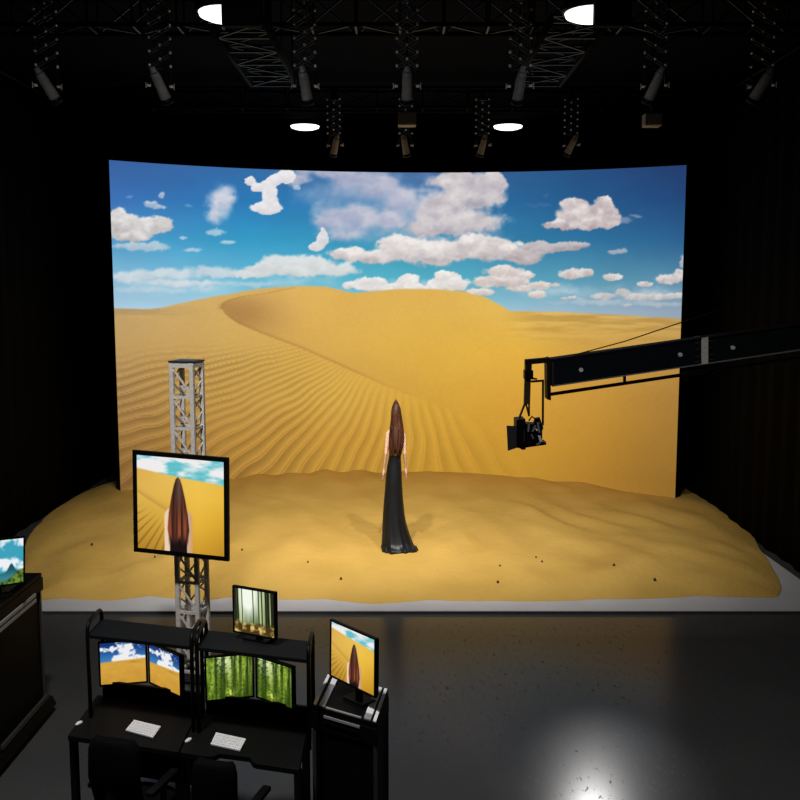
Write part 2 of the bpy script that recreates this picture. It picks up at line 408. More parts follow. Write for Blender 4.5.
def picture_mesh(name, P, nx, ny, fn, m, parent=None, loc=None):
    """grid of points P(u,v) carrying the picture fn(u,v) as per-point colour"""
    u, v = np.meshgrid(np.linspace(0, 1, nx), np.linspace(0, 1, ny))
    pts = P(u.ravel(), v.ravel())
    o0 = np.array(parent_loc(parent) if parent else (loc or (0, 0, 0)))
    pts = pts - o0
    i = np.arange(nx * ny).reshape(ny, nx)
    q = np.stack([i[1:, :-1], i[1:, 1:], i[:-1, 1:], i[:-1, :-1]], -1).reshape(-1, 4)
    me = bpy.data.meshes.new(name)
    me.vertices.add(nx * ny); me.vertices.foreach_set('co', pts.astype(np.float32).ravel())
    me.loops.add(q.size); me.loops.foreach_set('vertex_index', q.ravel().astype(np.int32))
    me.polygons.add(len(q)); me.polygons.foreach_set('loop_start', np.arange(0, q.size, 4, dtype=np.int32))
    me.update(calc_edges=True)
    rgb = np.clip(fn(u, v), 0, 255).reshape(-1, 3)
    col = np.ones((nx * ny, 4), np.float32); col[:, :3] = lin(rgb)
    a = me.attributes.new('picture', 'FLOAT_COLOR', 'POINT'); a.data.foreach_set('color', col.ravel())
    me.materials.append(m)
    o = bpy.data.objects.new(name, me); C.objects.link(o)
    if parent: o.parent = parent
    return o

# ------------------------------------------------------------------ room
RX0, RX1, RY0, RY1, RZ = -6.4, 6.4, -1.2, 19.0, 6.0
def struct(name, m_, mb, label):
    o = mb.build(name, m_); o['kind'] = 'structure'; o['label'] = label; return o
struct('floor', M_floor, one('box', ((RX0 + RX1) / 2, (RY0 + RY1) / 2, -0.05), (RX1 - RX0, RY1 - RY0, 0.1)), 'dark grey polished concrete studio floor')
struct('ceiling', M_ceiling, one('box', (0, (RY0 + RY1) / 2, RZ + 0.05), (RX1 - RX0, RY1 - RY0, 0.1)), 'black studio ceiling')
struct('wall_back', M_curtain, one('box', (0, RY1 + 0.05, RZ / 2), (RX1 - RX0, 0.1, RZ)), 'black wall behind the LED screen')
struct('wall_left', M_curtain, one('box', (RX0 - 0.05, (RY0 + RY1) / 2, RZ / 2), (0.1, RY1 - RY0, RZ)), 'black left studio wall')
struct('wall_right', M_curtain, one('box', (RX1 + 0.05, (RY0 + RY1) / 2, RZ / 2), (0.1, RY1 - RY0, RZ)), 'black right studio wall')

def drape(x, y0, y1, label):
    mb = MB(); n_ = 240; vs = []; fs_ = []
    for sgn in (-1, 1):
        for i in range(n_ + 1):
            yy = y0 + (y1 - y0) * i / n_; xx = x + .014 * math.sin(i * .55) + .008 * math.sin(i * .23 + 1) + .006 * sgn
            vs += [Vector((xx, yy, .01)), Vector((xx, yy, 5.85))]
    o2 = 2 * (n_ + 1)
    for i in range(n_):
        a_ = 2 * i
        fs_ += [(a_, a_ + 2, a_ + 3, a_ + 1), (o2 + a_, o2 + a_ + 1, o2 + a_ + 3, o2 + a_ + 2), (a_ + 1, a_ + 3, o2 + a_ + 3, o2 + a_ + 1), (a_, o2 + a_, o2 + a_ + 2, a_ + 2)]
    fs_ += [(0, 1, o2 + 1, o2), (2 * n_, o2 + 2 * n_, o2 + 2 * n_ + 1, 2 * n_ + 1)]
    mb.add(vs, fs_, True)
    r_ = thing('stage_drape', label, 'curtain', (x, (y0 + y1) / 2, 0))
    mb.build('cloth', M_curtain, r_)
    mb = MB(); mb.tube([(x, y0 - .1, 5.9), (x, y1 + .1, 5.9)], .02, 8); mb.build('rail', M_black, r_)
drape(-5.02, 9.6, 18.6, 'black drape hanging along the left side of the stage')
drape(4.52, 9.6, 18.6, 'black drape hanging along the right side of the stage')

# ------------------------------------------------------------------ stage board
ZS = 0.03
p0 = at_z(790, 611, ZS)
FY = p0.y
XR = at_z(745, 540, ZS).x
XL = -XR - .05
m = MB(); m.box(((XR + XL) / 2, (FY + 16.4) / 2, ZS / 2), (XR - XL, 16.4 - FY, ZS))
sb_ = tag(m.build('stage_board', M_stage), 'low white stage board under the sand and the LED wall', 'stage')
m = MB(); m.box(((XR + XL) / 2, FY - .006, ZS / 2 - .001), (XR - XL, .012, ZS - .004)); m.build('edge_trim', mat('grey_edge_trim', (.05, .05, .052), .6, spec=.1), sb_)

# ------------------------------------------------------------------ sand mound
CY = 12.0
outl = [(20,600),(18,585),(20,565),(24,545),(40,521),(65,501),(92,487),(122,478)]
outr = [(672,484),(692,488),(712,500),(736,519),(760,547),(774,568),(783,586),(778,595)]
front = [(700,596),(600,599),(500,601),(430,600),(370,604),(325,599),(290,600),(240,596),(200,601),(150,596),(110,601),(60,598)]
pts = [at_z(x, y, ZS + .03) for x, y in outl] + [Vector((-3.4, 16.0, 0)), Vector((-1.5, 16.8, 0)), Vector((1.0, 16.9, 0)), Vector((3.2, 16.2, 0))] \
    + [at_z(x, y, ZS + .03) for x, y in outr] + [at_z(x, y, ZS) for x, y in front]
aa = np.array([math.atan2(p.y - CY, p.x) for p in pts]); rr = np.array([math.hypot(p.x, p.y - CY) for p in pts])
o_ = np.argsort(aa); aa = aa[o_]; rr = rr[o_]
aa = np.concatenate([aa - 2 * PI, aa, aa + 2 * PI]); rr = np.tile(rr, 3)

def sand_z(x, y):
    x = np.asarray(x, float); y = np.asarray(y, float)
    a = np.arctan2(y - CY, x); R = np.interp(a, aa, rr); r = np.hypot(x, y - CY)
    e = np.clip((R - r), 0, None)
    h = .13 * (1 - np.exp(-e / .35)) + .0
    w1 = fbm(x * .9 + .6 * fbm(x * .7, y * .7, 2, 3), y * .5, 3, 51)
    fold = np.sin((x * 1.1 + .35 * y + 2.6 * fbm(x * .45, y * .45, 2, 14)) * 7.0)
    fold2 = (vnoise(x * 2.2 + 1.3 * fbm(x * .6, y * .6, 2, 71), y * .8, 33) - .5)
    k = np.clip(e / .5, 0, 1)
    side = .35 + .65 * np.clip(np.abs(x) / 2.2, 0, 1)
    h = h + k * (.05 * (w1 - .5) + 0.030 * fold * side * fbm(x * .7, y * .7, 2, 90) + .06 * fold2 * side + .006 * (fbm(x * 6, y * 6, 3, 8) - .5))
    h = h + k * .012 * sstep(13.0, 15.2, y)
    dn = fbm(x * .35, y * .35, 2, 19)
    h = h + k * .013 * np.sin((x * 1.0 + y * .28 + 1.2 * dn) * 11.0) * sstep(.42, .62, fbm(x * .8, y * .5, 3, 27)) * sstep(.4, 1.6, e)
    return ZS + np.maximum(h, 0.0) + .004

nr, na = 210, 520
t = np.linspace(0, 1, nr); a = np.linspace(-PI, PI, na, endpoint=False)
Rr = np.interp(a, aa, rr) * (1 + .006 * (fbm(a * 9, a * 0, 4, 2) - .5))
# denser toward the edge
Tt = 1 - (1 - t) ** 1.15
X = (Tt[1:, None] * Rr[None, :] * np.cos(a)); Y = CY + (Tt[1:, None] * Rr[None, :] * np.sin(a))
Z = sand_z(X, Y); Z[-1, :] = np.where((X[-1] > XL + .02) & (X[-1] < XR - .02) & (Y[-1] < 16.3), ZS - .003, .002)
V = np.concatenate([[[0, CY, float(sand_z(0, CY))]], np.stack([X, Y, Z], -1).reshape(-1, 3)])
fs = []
for j in range(na): fs.append((0, 1 + j, 1 + (j + 1) % na))
for i in range(nr - 2):
    for j in range(na):
        p = 1 + i * na + j; q = 1 + i * na + (j + 1) % na
        fs.append((p, p + na, q + na, q))
me = bpy.data.meshes.new('sand_mound'); me.from_pydata(V.tolist(), [], fs)
me.polygons.foreach_set('use_smooth', [True] * len(fs)); me.materials.append(M_sand); me.update()
o = bpy.data.objects.new('sand_mound', me); C.objects.link(o)
tag(o, 'broad mound of rippled golden sand spread over the white stage', 'sand', kind='stuff')

# dark pebbles on the sand
for (x, y, s_) in [(341,576,1.2),(389,551,1),(498,577,1.2),(536,556,.9),(542,560,.9),(614,566,1.3),(655,577,1.4),(92,547,1.3),(155,559,1),(242,551,1),(308,563,.8),(500,565,.8)]:
    p = at_z(x, y, .16); p.z = float(sand_z(p.x, p.y)) + .004
    mb = MB(); mb.ball(p, (.012 * s_, .016 * s_, .018 * s_), 7, 5)
    for v in mb.v: v += Vector((random.uniform(-.003, .003), random.uniform(-.003, .003), random.uniform(-.003, .003)))
    tag(mb.build('pebble', M_pebble, loc=p), 'tiny dark pebble lying on the golden sand', 'pebble', 'dark pebbles scattered on the sand')

# ------------------------------------------------------------------ curved LED wall
eL = at_y(109, 160, 13.85); eR = at_y(686.5, 165, 13.4); cT = at_y(397, 172.5, 15.35)
ztop = (eL.z + eR.z + cT.z) / 3
A2 = Vector((eL.x, eL.y)); B2 = Vector((cT.x, cT.y)); D2 = Vector((eR.x, eR.y))
def circum(a, b, c):
    d = 2 * (a.x * (b.y - c.y) + b.x * (c.y - a.y) + c.x * (a.y - b.y))
    ux = (a.length_squared * (b.y - c.y) + b.length_squared * (c.y - a.y) + c.length_squared * (a.y - b.y)) / d
    uy = (a.length_squared * (c.x - b.x) + b.length_squared * (a.x - c.x) + c.length_squared * (b.x - a.x)) / d
    return Vector((ux, uy))
CC = circum(A2, B2, D2); RAD = (A2 - CC).length
tl = math.atan2(A2.y - CC.y, A2.x - CC.x); tr = math.atan2(D2.y - CC.y, D2.x - CC.x)
print('LED', A2, B2, D2, 'R', RAD, 'ztop', eL.z, cT.z, eR.z)
ZB = 0.034
def wall_pt(u, v, off=0.0):
    th = tl + (tr - tl) * u
    z_top = eL.z * (1 - u) * (1 - 2 * u) + cT.z * 4 * u * (1 - u) + eR.z * u * (2 * u - 1)
    return np.stack([CC.x + (RAD + off) * np.cos(th), CC.y + (RAD + off) * np.sin(th), z_top + (ZB - z_top) * v], -1)
# picture columns and rows as laid out over the wall (u runs along the arc, v downwards)
def wall_picture(u, v):
    us = np.linspace(0, 1, 41); xs = []; yt = []; yb = []; dt = []; db = []
    for k in us:
        for vv, lst, dl in ((0, yt, dt), (1, yb, db)):
            q = Vector(wall_pt(np.array(k), np.array(float(vv)))) - CAM
            X_ = 400 + F * q.x / q.dot(FW); lst.append(400 - F * q.dot(UP) / q.dot(FW)); dl.append(q.dot(FW))
            if vv == 0: x0 = X_
        xs.append(x0)
    x = np.interp(u, us, xs); t_ = np.interp(u, us, yt); b_ = np.interp(u, us, yb)
    k_ = np.interp(u, us, np.array(db) / np.array(dt))
    y = (t_ * (1 - v) + b_ * k_ * v) / (1 - v + k_ * v)
    x = x + (400 - x) / 8500 * (y - t_)      # same measured drawing, straightened
    return desert(x, y)
root = thing('led_wall', 'huge curved LED wall showing golden dunes under a blue cloudy sky', 'LED wall', (0, 15.3, ZB))
picture_mesh('display', lambda u, v: wall_pt(u, v), 640, 340, wall_picture, M_led, root)
mb = MB()
n = 48
for i in range(n):
    ua, ub = i / n, (i + 1) / n
    q = [Vector(wall_pt(np.array(k), np.array(v_), o_)) for v_ in (1., 0.) for k, o_ in ((ua, .012), (ub, .012), (ub, .14), (ua, .14))]
    mb.hexa(q)
mb.build('cabinet_back', M_black, root)

# ------------------------------------------------------------------ ceiling lamps
def lamp(x, y, label, RZ=RZ, k=1.0):
    r_ = thing('ceiling_lamp', label, 'ceiling lamp', (x, y, RZ), 'round ceiling lamps')
    mb = MB(); mb.lathe([(.05, 0), (.27 * k, 0), (.27 * k, -.05), (.25 * k, -.06), (.05, -.06)], (x, y, RZ - .001), 32); mb.build('housing', M_black, r_)
    if RZ < 5.9:
        mb = MB(); mb.tube([(x, y, RZ), (x, y, 6.0)], .012, 8); mb.build('stem', M_black, r_)
    mb = MB(); mb.lathe([(.01, -.061), (.245 * k, -.061), (.235 * k, -.085), (.18 * k, -.105), (.10 * k, -.115), (.01, -.118)], (x, y, RZ), 32); mb.build('diffuser', M_lamp, r_)
for px, py, lab in ((305,128,'round white ceiling lamp behind the LED wall, left of centre'), (508,128,'round white ceiling lamp behind the LED wall, right of centre'),
                    (226,17,'large round ceiling lamp partly behind the left catwalk truss'), (592,17,'large round ceiling lamp partly behind the right catwalk truss')):
    zl = RZ if py > 100 else 5.30
    p = at_z(px, py, zl - .09); lamp(p.x, p.y, lab, zl, 1.0 if py > 100 else .84)
for x0, x1_, lab in ((221, 262, 'black ballast box covering the right part of the left front ceiling lamp'), (595, 632, 'black ballast box covering the right part of the right front ceiling lamp')):
    a_ = at_y(x0, 25, 7.0); b_ = at_y(x1_, 25, 7.0)
    r_ = thing('ballast_box', lab, 'ballast box', ((a_.x + b_.x) / 2, 7.05, a_.z), 'black boxes beside the ceiling lamps')
    mb = MB(); mb.box(((a_.x + b_.x) / 2, 7.05, a_.z + .15), (b_.x - a_.x, .1, .30)); mb.build('housing', M_far, r_, .02)
    mb = MB(); mb.tube([((a_.x + b_.x) / 2, 7.05, a_.z + .30), ((a_.x + b_.x) / 2, 7.05, RZ)], .015, 8); mb.build('stem', M_far, r_)

# ------------------------------------------------------------------ ceiling trusses
def truss_between(name, label, a, b_, w_, h_, step, M_truss=M_truss):
    r_ = thing(name, label, 'ceiling truss', a)
    a = Vector(a); b_ = Vector(b_); d = (b_ - a); L = d.length; d.normalize()
    s_ = d.cross(Vector((0, 0, 1))).normalized() * (w_ / 2); u_ = Vector((0, 0, h_))
    cor = [-s_, s_, s_ + u_, -s_ + u_]
    for c_ in cor:
        mb = MB(); mb.tube([a + c_, b_ + c_], .020, 8); mb.build('chord', M_far, r_)
    nst = int(round(L / step))
    for i in range(nst + 1):
        p = a + d * (L * i / nst); mb = MB()
        for k in range(4): mb.bar(p + cor[k], p + cor[(k + 1) % 4], .018)
        mb.build('rung_frame', M_truss, r_)
        if i < nst:
            p2 = a + d * (L * (i + 1) / nst); mb = MB()
            fl = i % 2
            for k in (0, 1, 2, 3):
                k2 = (k + 1) % 4
                mb.bar(p + cor[k if fl else k2], p2 + cor[k2 if fl else k], .014)
            mb.build('brace', M_truss, r_)
    # hanging rods to the ceiling
    for t_ in (.12, .5, .88):
        p = a + d * (L * t_) + u_
        for q_ in (p - s_, p + s_):
            mb = MB(); mb.tube([q_, q_.xy.to_3d() + Vector((0, 0, RZ))], .008, 6); mb.build('hanging_rod', M_truss, r_)
    return r_
TZ = 5.25
l0 = at_z(210,28,TZ); l1 = at_z(271,37,TZ); xm = (l0.x + l1.x) / 2; wt = abs(l1.x - l0.x)
truss_between('catwalk_truss', 'black catwalk truss running away from the camera on the left under the ceiling', (xm, 7.62, TZ), (xm, 9.9, TZ), wt, .05, .46)
r0 = at_z(600,37,TZ); r1 = at_z(541,37,TZ); xm2 = (r0.x + r1.x) / 2
truss_between('catwalk_truss', 'black catwalk truss running away from the camera on the right under the ceiling', (xm2, 7.62, TZ), (xm2, 9.9, TZ), wt, .05, .46)
cz = 5.42; ty = at_z(400,21,cz).y + .25
truss_between('lighting_truss', 'long black truss across the top of the view holding the near spotlights', (-4.2, ty, cz), (4.2, ty, cz), .30, .30, .38)
truss_between('lighting_truss', 'long black truss higher and farther back holding the far spotlights', (-4.6, 13.1, 5.62), (4.6, 13.1, 5.62), .28, .26, .6, M_far)

# ------------------------------------------------------------------ spotlights on scissor hangers
BOLT = one('ball', (0, 0, 0), .013, 8, 5)
bolt_me = None
def spotlight(x, y, ztop_, drop, tilt_x, tilt_y, yaw, label, group, bolts=True, cable=False):
    """scissor hanger from ztop_ down by drop, then yoke and lamp head"""
    global bolt_me
    r_ = thing('stage_spotlight', label, 'stage spotlight', (x, y, ztop_), group)
    Rz = Matrix.Rotation(yaw, 3, 'Z'); O = Vector((x, y, ztop_))
    W = lambda a_, b_, c_: O + Rz @ Vector((a_, b_, c_))
    nx_ = 5; hh = drop / nx_
    mb = MB()
    mb.box(W(0, 0, -.02), (.09, .09, .05), Rz); mb.box(W(0, 0, .05), (.05, .05, .1), Rz)
    mb.build('clamp', M_blackmetal, r_)
    for sy in (-.055, .055):
        mb = MB()
        for i in range(nx_):
            z0 = -.04 - hh * i; z1 = z0 - hh
            mb.bar(W(-.085, sy, z0), W(.085, sy, z1), .006, .022, up=Rz @ Vector((0, 1, 0)))
            mb.bar(W(.085, sy + .008, z0), W(-.085, sy + .008, z1), .006, .022, up=Rz @ Vector((0, 1, 0)))
        mb.build('scissor_hanger', M_lattice, r_)
    if bolts:
        for i in range(nx_ + 1):
            for bx, dz in ((-.085, 0), (0, -hh / 2), (.085, 0)):
                if bx == 0 and i == nx_: continue
                p = W(bx, -.066, -.04 - hh * i + dz)
                o_ = BOLT.build('bolt', M_chrome, None) if bolt_me is None else bpy.data.objects.new('bolt', bolt_me)
                if bolt_me is None: bolt_me = o_.data
                else: C.objects.link(o_)
                o_.parent = r_; o_.location = p - O
    zb = -.04 - drop
    # yoke
    mb = MB(); mb.tube([W(-.085, 0, zb - .15), W(-.085, 0, zb - .05), W(-.07, 0, zb - .02), W(0, 0, zb), W(.07, 0, zb - .02), W(.085, 0, zb - .05), W(.085, 0, zb - .15)], .009, 8)
    mb.build('yoke', M_blackmetal, r_)
    for s_ in (-1, 1):
        mb = MB(); mb.cyl(W(.075 * s_, 0, zb - .15), W(.108 * s_, 0, zb - .15), .011, seg=10)
        mb.box(W(.115 * s_, 0, zb - .15), (.006, .010, .05), Rz @ Matrix.Rotation(.4 * s_, 3, 'X'))
        mb.build('knob', M_chrome, r_)
    Rt = Matrix.Rotation(tilt_y, 3, 'Y') @ Matrix.Rotation(tilt_x, 3, 'X')
    cc = W(0, 0, zb - .15)
    mb = MB(); mb.lathe([(.02, .115), (.036, .11), (.040, .08), (.042, -.02), (.046, -.10), (.046, -.115)], cc, 18, Rt); h_ = mb.build('lamp_body', M_fixture, r_)
    mb = MB(); mb.lathe([(.006, .165), (.022, .16), (.026, .13), (.035, .118)], cc, 14, Rt); mb.build('rear_cap', M_fixture, h_)
    mb = MB(); mb.lathe([(.047, -.116), (.052, -.12), (.052, -.15), (.048, -.155), (.04, -.152)], cc, 18, Rt); mb.build('front_ring', M_blackmetal, h_)
    mb = MB(); mb.lathe([(.001, -.153), (.03, -.154), (.047, -.1545)], cc, 18, Rt); mb.build('lens', M_glass, h_)
    if cable:
        mb = MB(); pp = [W(0, -.08, .0), W(0, -.085, -.07), W(.03, -.09, -.10), W(.075, -.09, -.125), W(.08, -.09, -.17), W(.05, -.09, -.185), W(-.02, -.09, -.15), W(-.03, -.085, -.22), W(0, -.08, -.34), W(.02, -.06, -.5)]
        mb.tube(pp, .005, 6); mb.build('cable', M_dgrey, r_)
    return cc, Rt @ Vector((0, 0, -1))

FX = {}
near = [(47, .42, 'leftmost'), (160, .33, 'second from the left'), (305, .12, 'third from the left'), (407, 0, 'middle one'), (520, -.12, 'third from the right'), (655, -.32, 'second from the right'), (762, -.42, 'rightmost')]
for px, tl_, wh in near:
    p = at_y(px, 80, ty - .34)
    FX[('n', px)] = spotlight(p.x, ty - .34, cz + .20, .56, .5, -tl_, tl_ * .9, 'dark stage spotlight on a scissor hanger, %s of the near row' % wh, 'near row of stage spotlights', True, px > 600)
far = [(260, .2, 'leftmost'), (335, -.28, 'left of centre'), (405, .2, 'middle one, below a small box'), (483, -.25, 'right of centre'), (572, -.42, 'rightmost')]
for px, tl_, wh in far[1:]:
    p = at_y(px, 120, 12.9)
    FX[('f', px)] = spotlight(p.x, 12.9, 5.74, .44, .5, -tl_, tl_ * .8, 'small dark stage spotlight on a hanger, far row, %s' % wh, 'far row of stage spotlights', True)

# small dark boxes hanging under the ceiling
for px, py, wpx, lab in ((407,120,17,'small dark grey box hanging below the middle spotlight of the near row'), (652,120.5,16,'small dark grey box hanging below the second spotlight from the right')):
    p = at_y(px, py, 10.6); k = 11.0 / F
    r_ = thing('ceiling_speaker', lab, 'speaker', p, 'small boxes hanging under the ceiling')
    mb = MB(); mb.box(p, (wpx * k, .16, 11.5 * k)); mb.build('cabinet', mat('speaker_grey', (.30, .30, .31), .7), r_, .01)
    mb = MB(); mb.box(p + Vector((0, -.083, 0)), (wpx * k * .86, .006, 9.5 * k)); mb.build('grille', MATS['speaker_grey'], r_)
    mb = MB(); mb.tube([p + Vector((0, .02, 5.5 * k)), Vector((p.x, p.y + .02, RZ))], .012, 8); mb.build('mounting_pole', M_blackmetal, r_)

# ------------------------------------------------------------------ pictures for the monitors
def woman_picture(u, v, hu=.47, top=.20, zoom=1.0, skyh=.19):
    hzv = skyh - .05 + .02 * np.sin(u * 4) + .13 * u ** 1.6
    sky = mix((95,190,200), (238,236,236), sstep(.36, .56, fbm(u * 3.2 + .4, v * 9, 4, 17)))
    sand = table(u, v, [0, .35, .7, 1], [0.1, .4, .7, 1], [
        [(215,170,80),(232,188,90),(236,194,88),(228,184,80)],
        [(222,178,80),(226,182,78),(238,192,74),(232,184,64)],
        [(205,158,60),(210,165,60),(228,178,56),(212,162,48)],
        [(175,128,40),(190,140,46),(205,152,44),(186,136,38)]])
    ridge = .40 + .52 * u
    rr_ = sstep(-.012, .012, v - ridge) * (u < .42)
    a_ = np.arctan2(v - .30, np.where(np.abs(u - .55) < 1e-3, 1e-3, .55 - u))
    st = (a_ * 9 % 1.0); sand = sand * (1 - (rr_ * .28 * sstep(.6, 1, st) * sstep(.05, .3, v - ridge))[..., None])
    sand = mix(sand, (190,145,70), np.exp(-((v - ridge) / .05) ** 2) * (v < ridge) * (u < .45) * .7)
    img = sky * (1 - sstep(-.012, .012, v - hzv)[..., None]) + sand * sstep(-.012, .012, v - hzv)[..., None]
    # figure
    d = (u - hu) / zoom; w_ = (v - top) / zoom
    arm = (sstep(.15, .14, np.abs(d)) * (np.abs(d) > .07) * sstep(.30, .32, w_ - 26 * np.maximum(0, np.abs(d) - .095) ** 2)) * (w_ > .0)
    img = mix(img, mix((236,205,175), (205,160,120), sstep(.0, .15, d)), arm * sstep(.155, .14, np.abs(d)))
    dr = sstep(.092, .085, np.abs(d)) * sstep(.5, .53, w_)
    img = mix(img, (22,14,14), dr)
    hw = np.interp(w_, [0, .02, .08, .2, .35, .5, .58], [0, .022, .042, .07, .098, .112, .10])
    hn = vnoise(d * 60, w_ * 3, 6)
    hair = sstep(.008, -.008, np.abs(d) - hw) * (w_ > 0) * sstep(.66, .58, w_ + .12 * (hn - .5))
    hc = mix((48,26,22), (145,74,44), sstep(.35, .8, hn) * sstep(.0, .55, w_))
    hc = mix(hc, (120,95,85), np.exp(-((d - .01) / .03) ** 2) * sstep(.4, .1, w_) * .6)
    return mix(img, 0, hair * 0) * (1 - hair[..., None]) + hc * hair[..., None]

def forest(u, v, seed=0, warm=False):
    n = fbm(u * 16 + seed, v * 2.2, 4, 3 + seed)
    fine = fbm(u * 24, v * 22, 4, 9 + seed)
    img = mix((38,64,10), (158,186,62), sstep(.25, .75, n * .65 + fine * .35))
    glow = np.exp(-((u - .42) / .2) ** 2 - ((v - .02) / .36) ** 2)
    img = mix(img, (226,236,205), np.clip(glow * 1.1, 0, 1) * sstep(.3, .6, fine))
    img = mix(img, (214,232,90), np.exp(-((u - .52) / .12) ** 2 - ((v - .88) / .12) ** 2) * .9)
    tk = sstep(.62, .72, vnoise(u * 17 + seed * 3.1, v * .5, 5 + seed))
    img = mix(img, (26,44,8), tk * (.75 - .4 * v))
    lk = sstep(.68, .76, vnoise(u * 21 + seed * 1.7, v * .4, 15 + seed))
    img = mix(img, (196,208,120), lk * .6 * (1 - v))
    bush = sstep(.5, .62, fine + .35 * (v - .75))
    img = mix(img, (34,52,14), bush * .55)
    return img
def sun_forest(u, v):
    n = fbm(u * 12, v * 1.6, 4, 3)
    img = mix((70,92,48), (168,188,128), sstep(.3, .7, n))
    gl = np.exp(-((u - .35) / .28) ** 2) * sstep(1.0, .1, v)
    img = mix(img, (244,250,234), np.clip(gl * 1.4, 0, 1))
    for c_, w_ in ((.03,.03),(.09,.02),(.80,.02),(.86,.028),(.96,.04),(.48,.008),(.62,.010),(.70,.012),(.2,.008)):
        img = mix(img, (28,30,18), sstep(w_ + .012, w_ - .005, np.abs(u - c_ - .02 * (v - .5))) * .95)
    g = sstep(.70, .84, v + .12 * (fbm(u * 9, v * 9, 3, 4) - .5))
    img = mix(img, mix((70,52,18), (222,190,110), sstep(.35, .7, fbm(u * 10, v * 10, 4, 8))), g)
    return img
def mountain(u, v):
    img = mix((60,160,185), (236,240,244), sstep(.36, .52, fbm(u * 3 + 1, v * 3.4, 4, 12) + .30 * (.35 - v) - .2 * np.exp(-((v - .35) / .12) ** 2)))
    hz = .75 - .20 * np.exp(-((u - .72) / .09) ** 2) - .05 * np.exp(-((u - .95) / .1) ** 2)
    t_ = sstep(-.02, .02, v - hz); img = mix(img, 0, 0 * t_) * (1 - t_[..., None]) + mix((22,80,98), (60,130,140), sstep(.6, .9, v)) * t_[..., None]
    g = sstep(-.02, .04, v - (.93 - .25 * sstep(.55, 1.0, u)) + .05 * (fbm(u * 12, v * 12, 3, 5) - .5))
    return img * (1 - g[..., None]) + mix((25,45,15), (110,140,50), sstep(.35, .65, fbm(u * 9, v * 9, 4, 2))) * g[..., None]
def desert_view(x0, x1, y0, y1):
    def f(u, v):
        sk = desert(x0 + (x1 - x0) * u, y0 + (y1 - y0) * v)
        return np.clip((sk - 128) * 1.12 + 132, 0, 255)
    return f
def desert_small(u, v):
    hz = .47 - .05 * u
    sky = mix((18,52,120), (60,130,190), sstep(.0, .5, v))
    sky = mix(sky, (238,238,240), sstep(.54, .70, fbm(u * 6 + .7, v * 8, 5, 23) + .13 * np.exp(-((u - .5) / .2) ** 2) - .03 + .1 * sstep(.33, .45, v)))
    sand = mix((224,176,78), (202,150,56), v) * (1 + .12 * (fbm(u * 5, v * 9, 3, 2) - .5))[..., None]
    sand = mix(sand, (170,122,52), np.exp(-((u - .72) / .14) ** 2 - ((v - .5) / .03) ** 2) * .7)
    t_ = sstep(-.02, .02, v - hz)
    return sky * (1 - t_[..., None]) + sand * t_[..., None]

def monitor(name, label, cat, TL, TR, BL, fn, nx, ny, bez=.010, thick=.03, group=None, stand=None, standlen=.1, bezel_bottom=None, root_loc=None):
    TL, TR, BL = Vector(TL), Vector(TR), Vector(BL)
    ex = TR - TL; ez = TL - BL; W_, H_ = ex.length, ez.length; ex.normalize(); ez.normalize()
    nrm = ex.cross(ez).normalized(); cen = (TR + BL) / 2
    bb = bez if bezel_bottom is None else bezel_bottom
    bc = BL + ex * W_ / 2 - nrm * thick / 2
    r_ = thing(name, label, cat, bc, group)
    P = lambda a_, b_, c_: BL + ex * a_ + ez * b_ + nrm * c_
    mb = MB()   # bezel: four strips
    for (a0, a1, b0, b1) in ((0, W_, H_ - bez, H_), (0, W_, 0, bb), (0, bez, bb, H_ - bez), (W_ - bez, W_, bb, H_ - bez)):
        mb.hexa([P(a0, b0, -thick * .5), P(a1, b0, -thick * .5), P(a1, b0, .004), P(a0, b0, .004), P(a0, b1, -thick * .5), P(a1, b1, -thick * .5), P(a1, b1, .004), P(a0, b1, .004)])
    mb.build('bezel', M_black, r_)
    mb = MB(); i_ = .02 * W_
    mb.hexa([P(0, 0, -thick * .5), P(W_, 0, -thick * .5), P(W_, 0, -.003), P(0, 0, -.003), P(0, H_, -thick * .5), P(W_, H_, -thick * .5), P(W_, H_, -.003), P(0, H_, -.003)])
    mb.hexa([P(i_, i_, -thick), P(W_ - i_, i_, -thick), P(W_ - i_, i_, -thick * .5), P(i_, i_, -thick * .5), P(i_, H_ - i_, -thick), P(W_ - i_, H_ - i_, -thick), P(W_ - i_, H_ - i_, -thick * .5), P(i_, H_ - i_, -thick * .5)])
    mb.build('back_shell', M_black, r_)
    o0 = np.array(P(bez, H_ - bez, 0)); ux = np.array(ex) * (W_ - 2 * bez); uz = -np.array(ez) * (H_ - bez - bb)
    picture_mesh('display', lambda u, v: o0 + u[:, None] * ux + v[:, None] * uz, nx, ny, fn, M_lcd, r_)
    if stand == 'foot':
        zt = standlen
        c_ = P(W_ / 2, H_ * .25, -thick); ft = Vector((c_.x, c_.y, zt)) - Vector((nrm.x, nrm.y, 0)).normalized() * .02
        mb = MB(); mb.bar(c_ + nrm * .002, c_ - nrm * .02, .05, .05); mb.bar(c_ - nrm * .02, ft + Vector((0, 0, .008)), .04, .02); mb.build('stand_neck', M_black, r_)
        ang = math.atan2(ex.y, ex.x)
        mb = MB(); mb.box(ft + Vector((0, 0, .006)), (min(.16, W_ * .6), .10, .012), Matrix.Rotation(ang, 3, 'Z')); mb.build('stand_foot', M_black, r_, .004)
    return r_, P, W_, H_, nrm

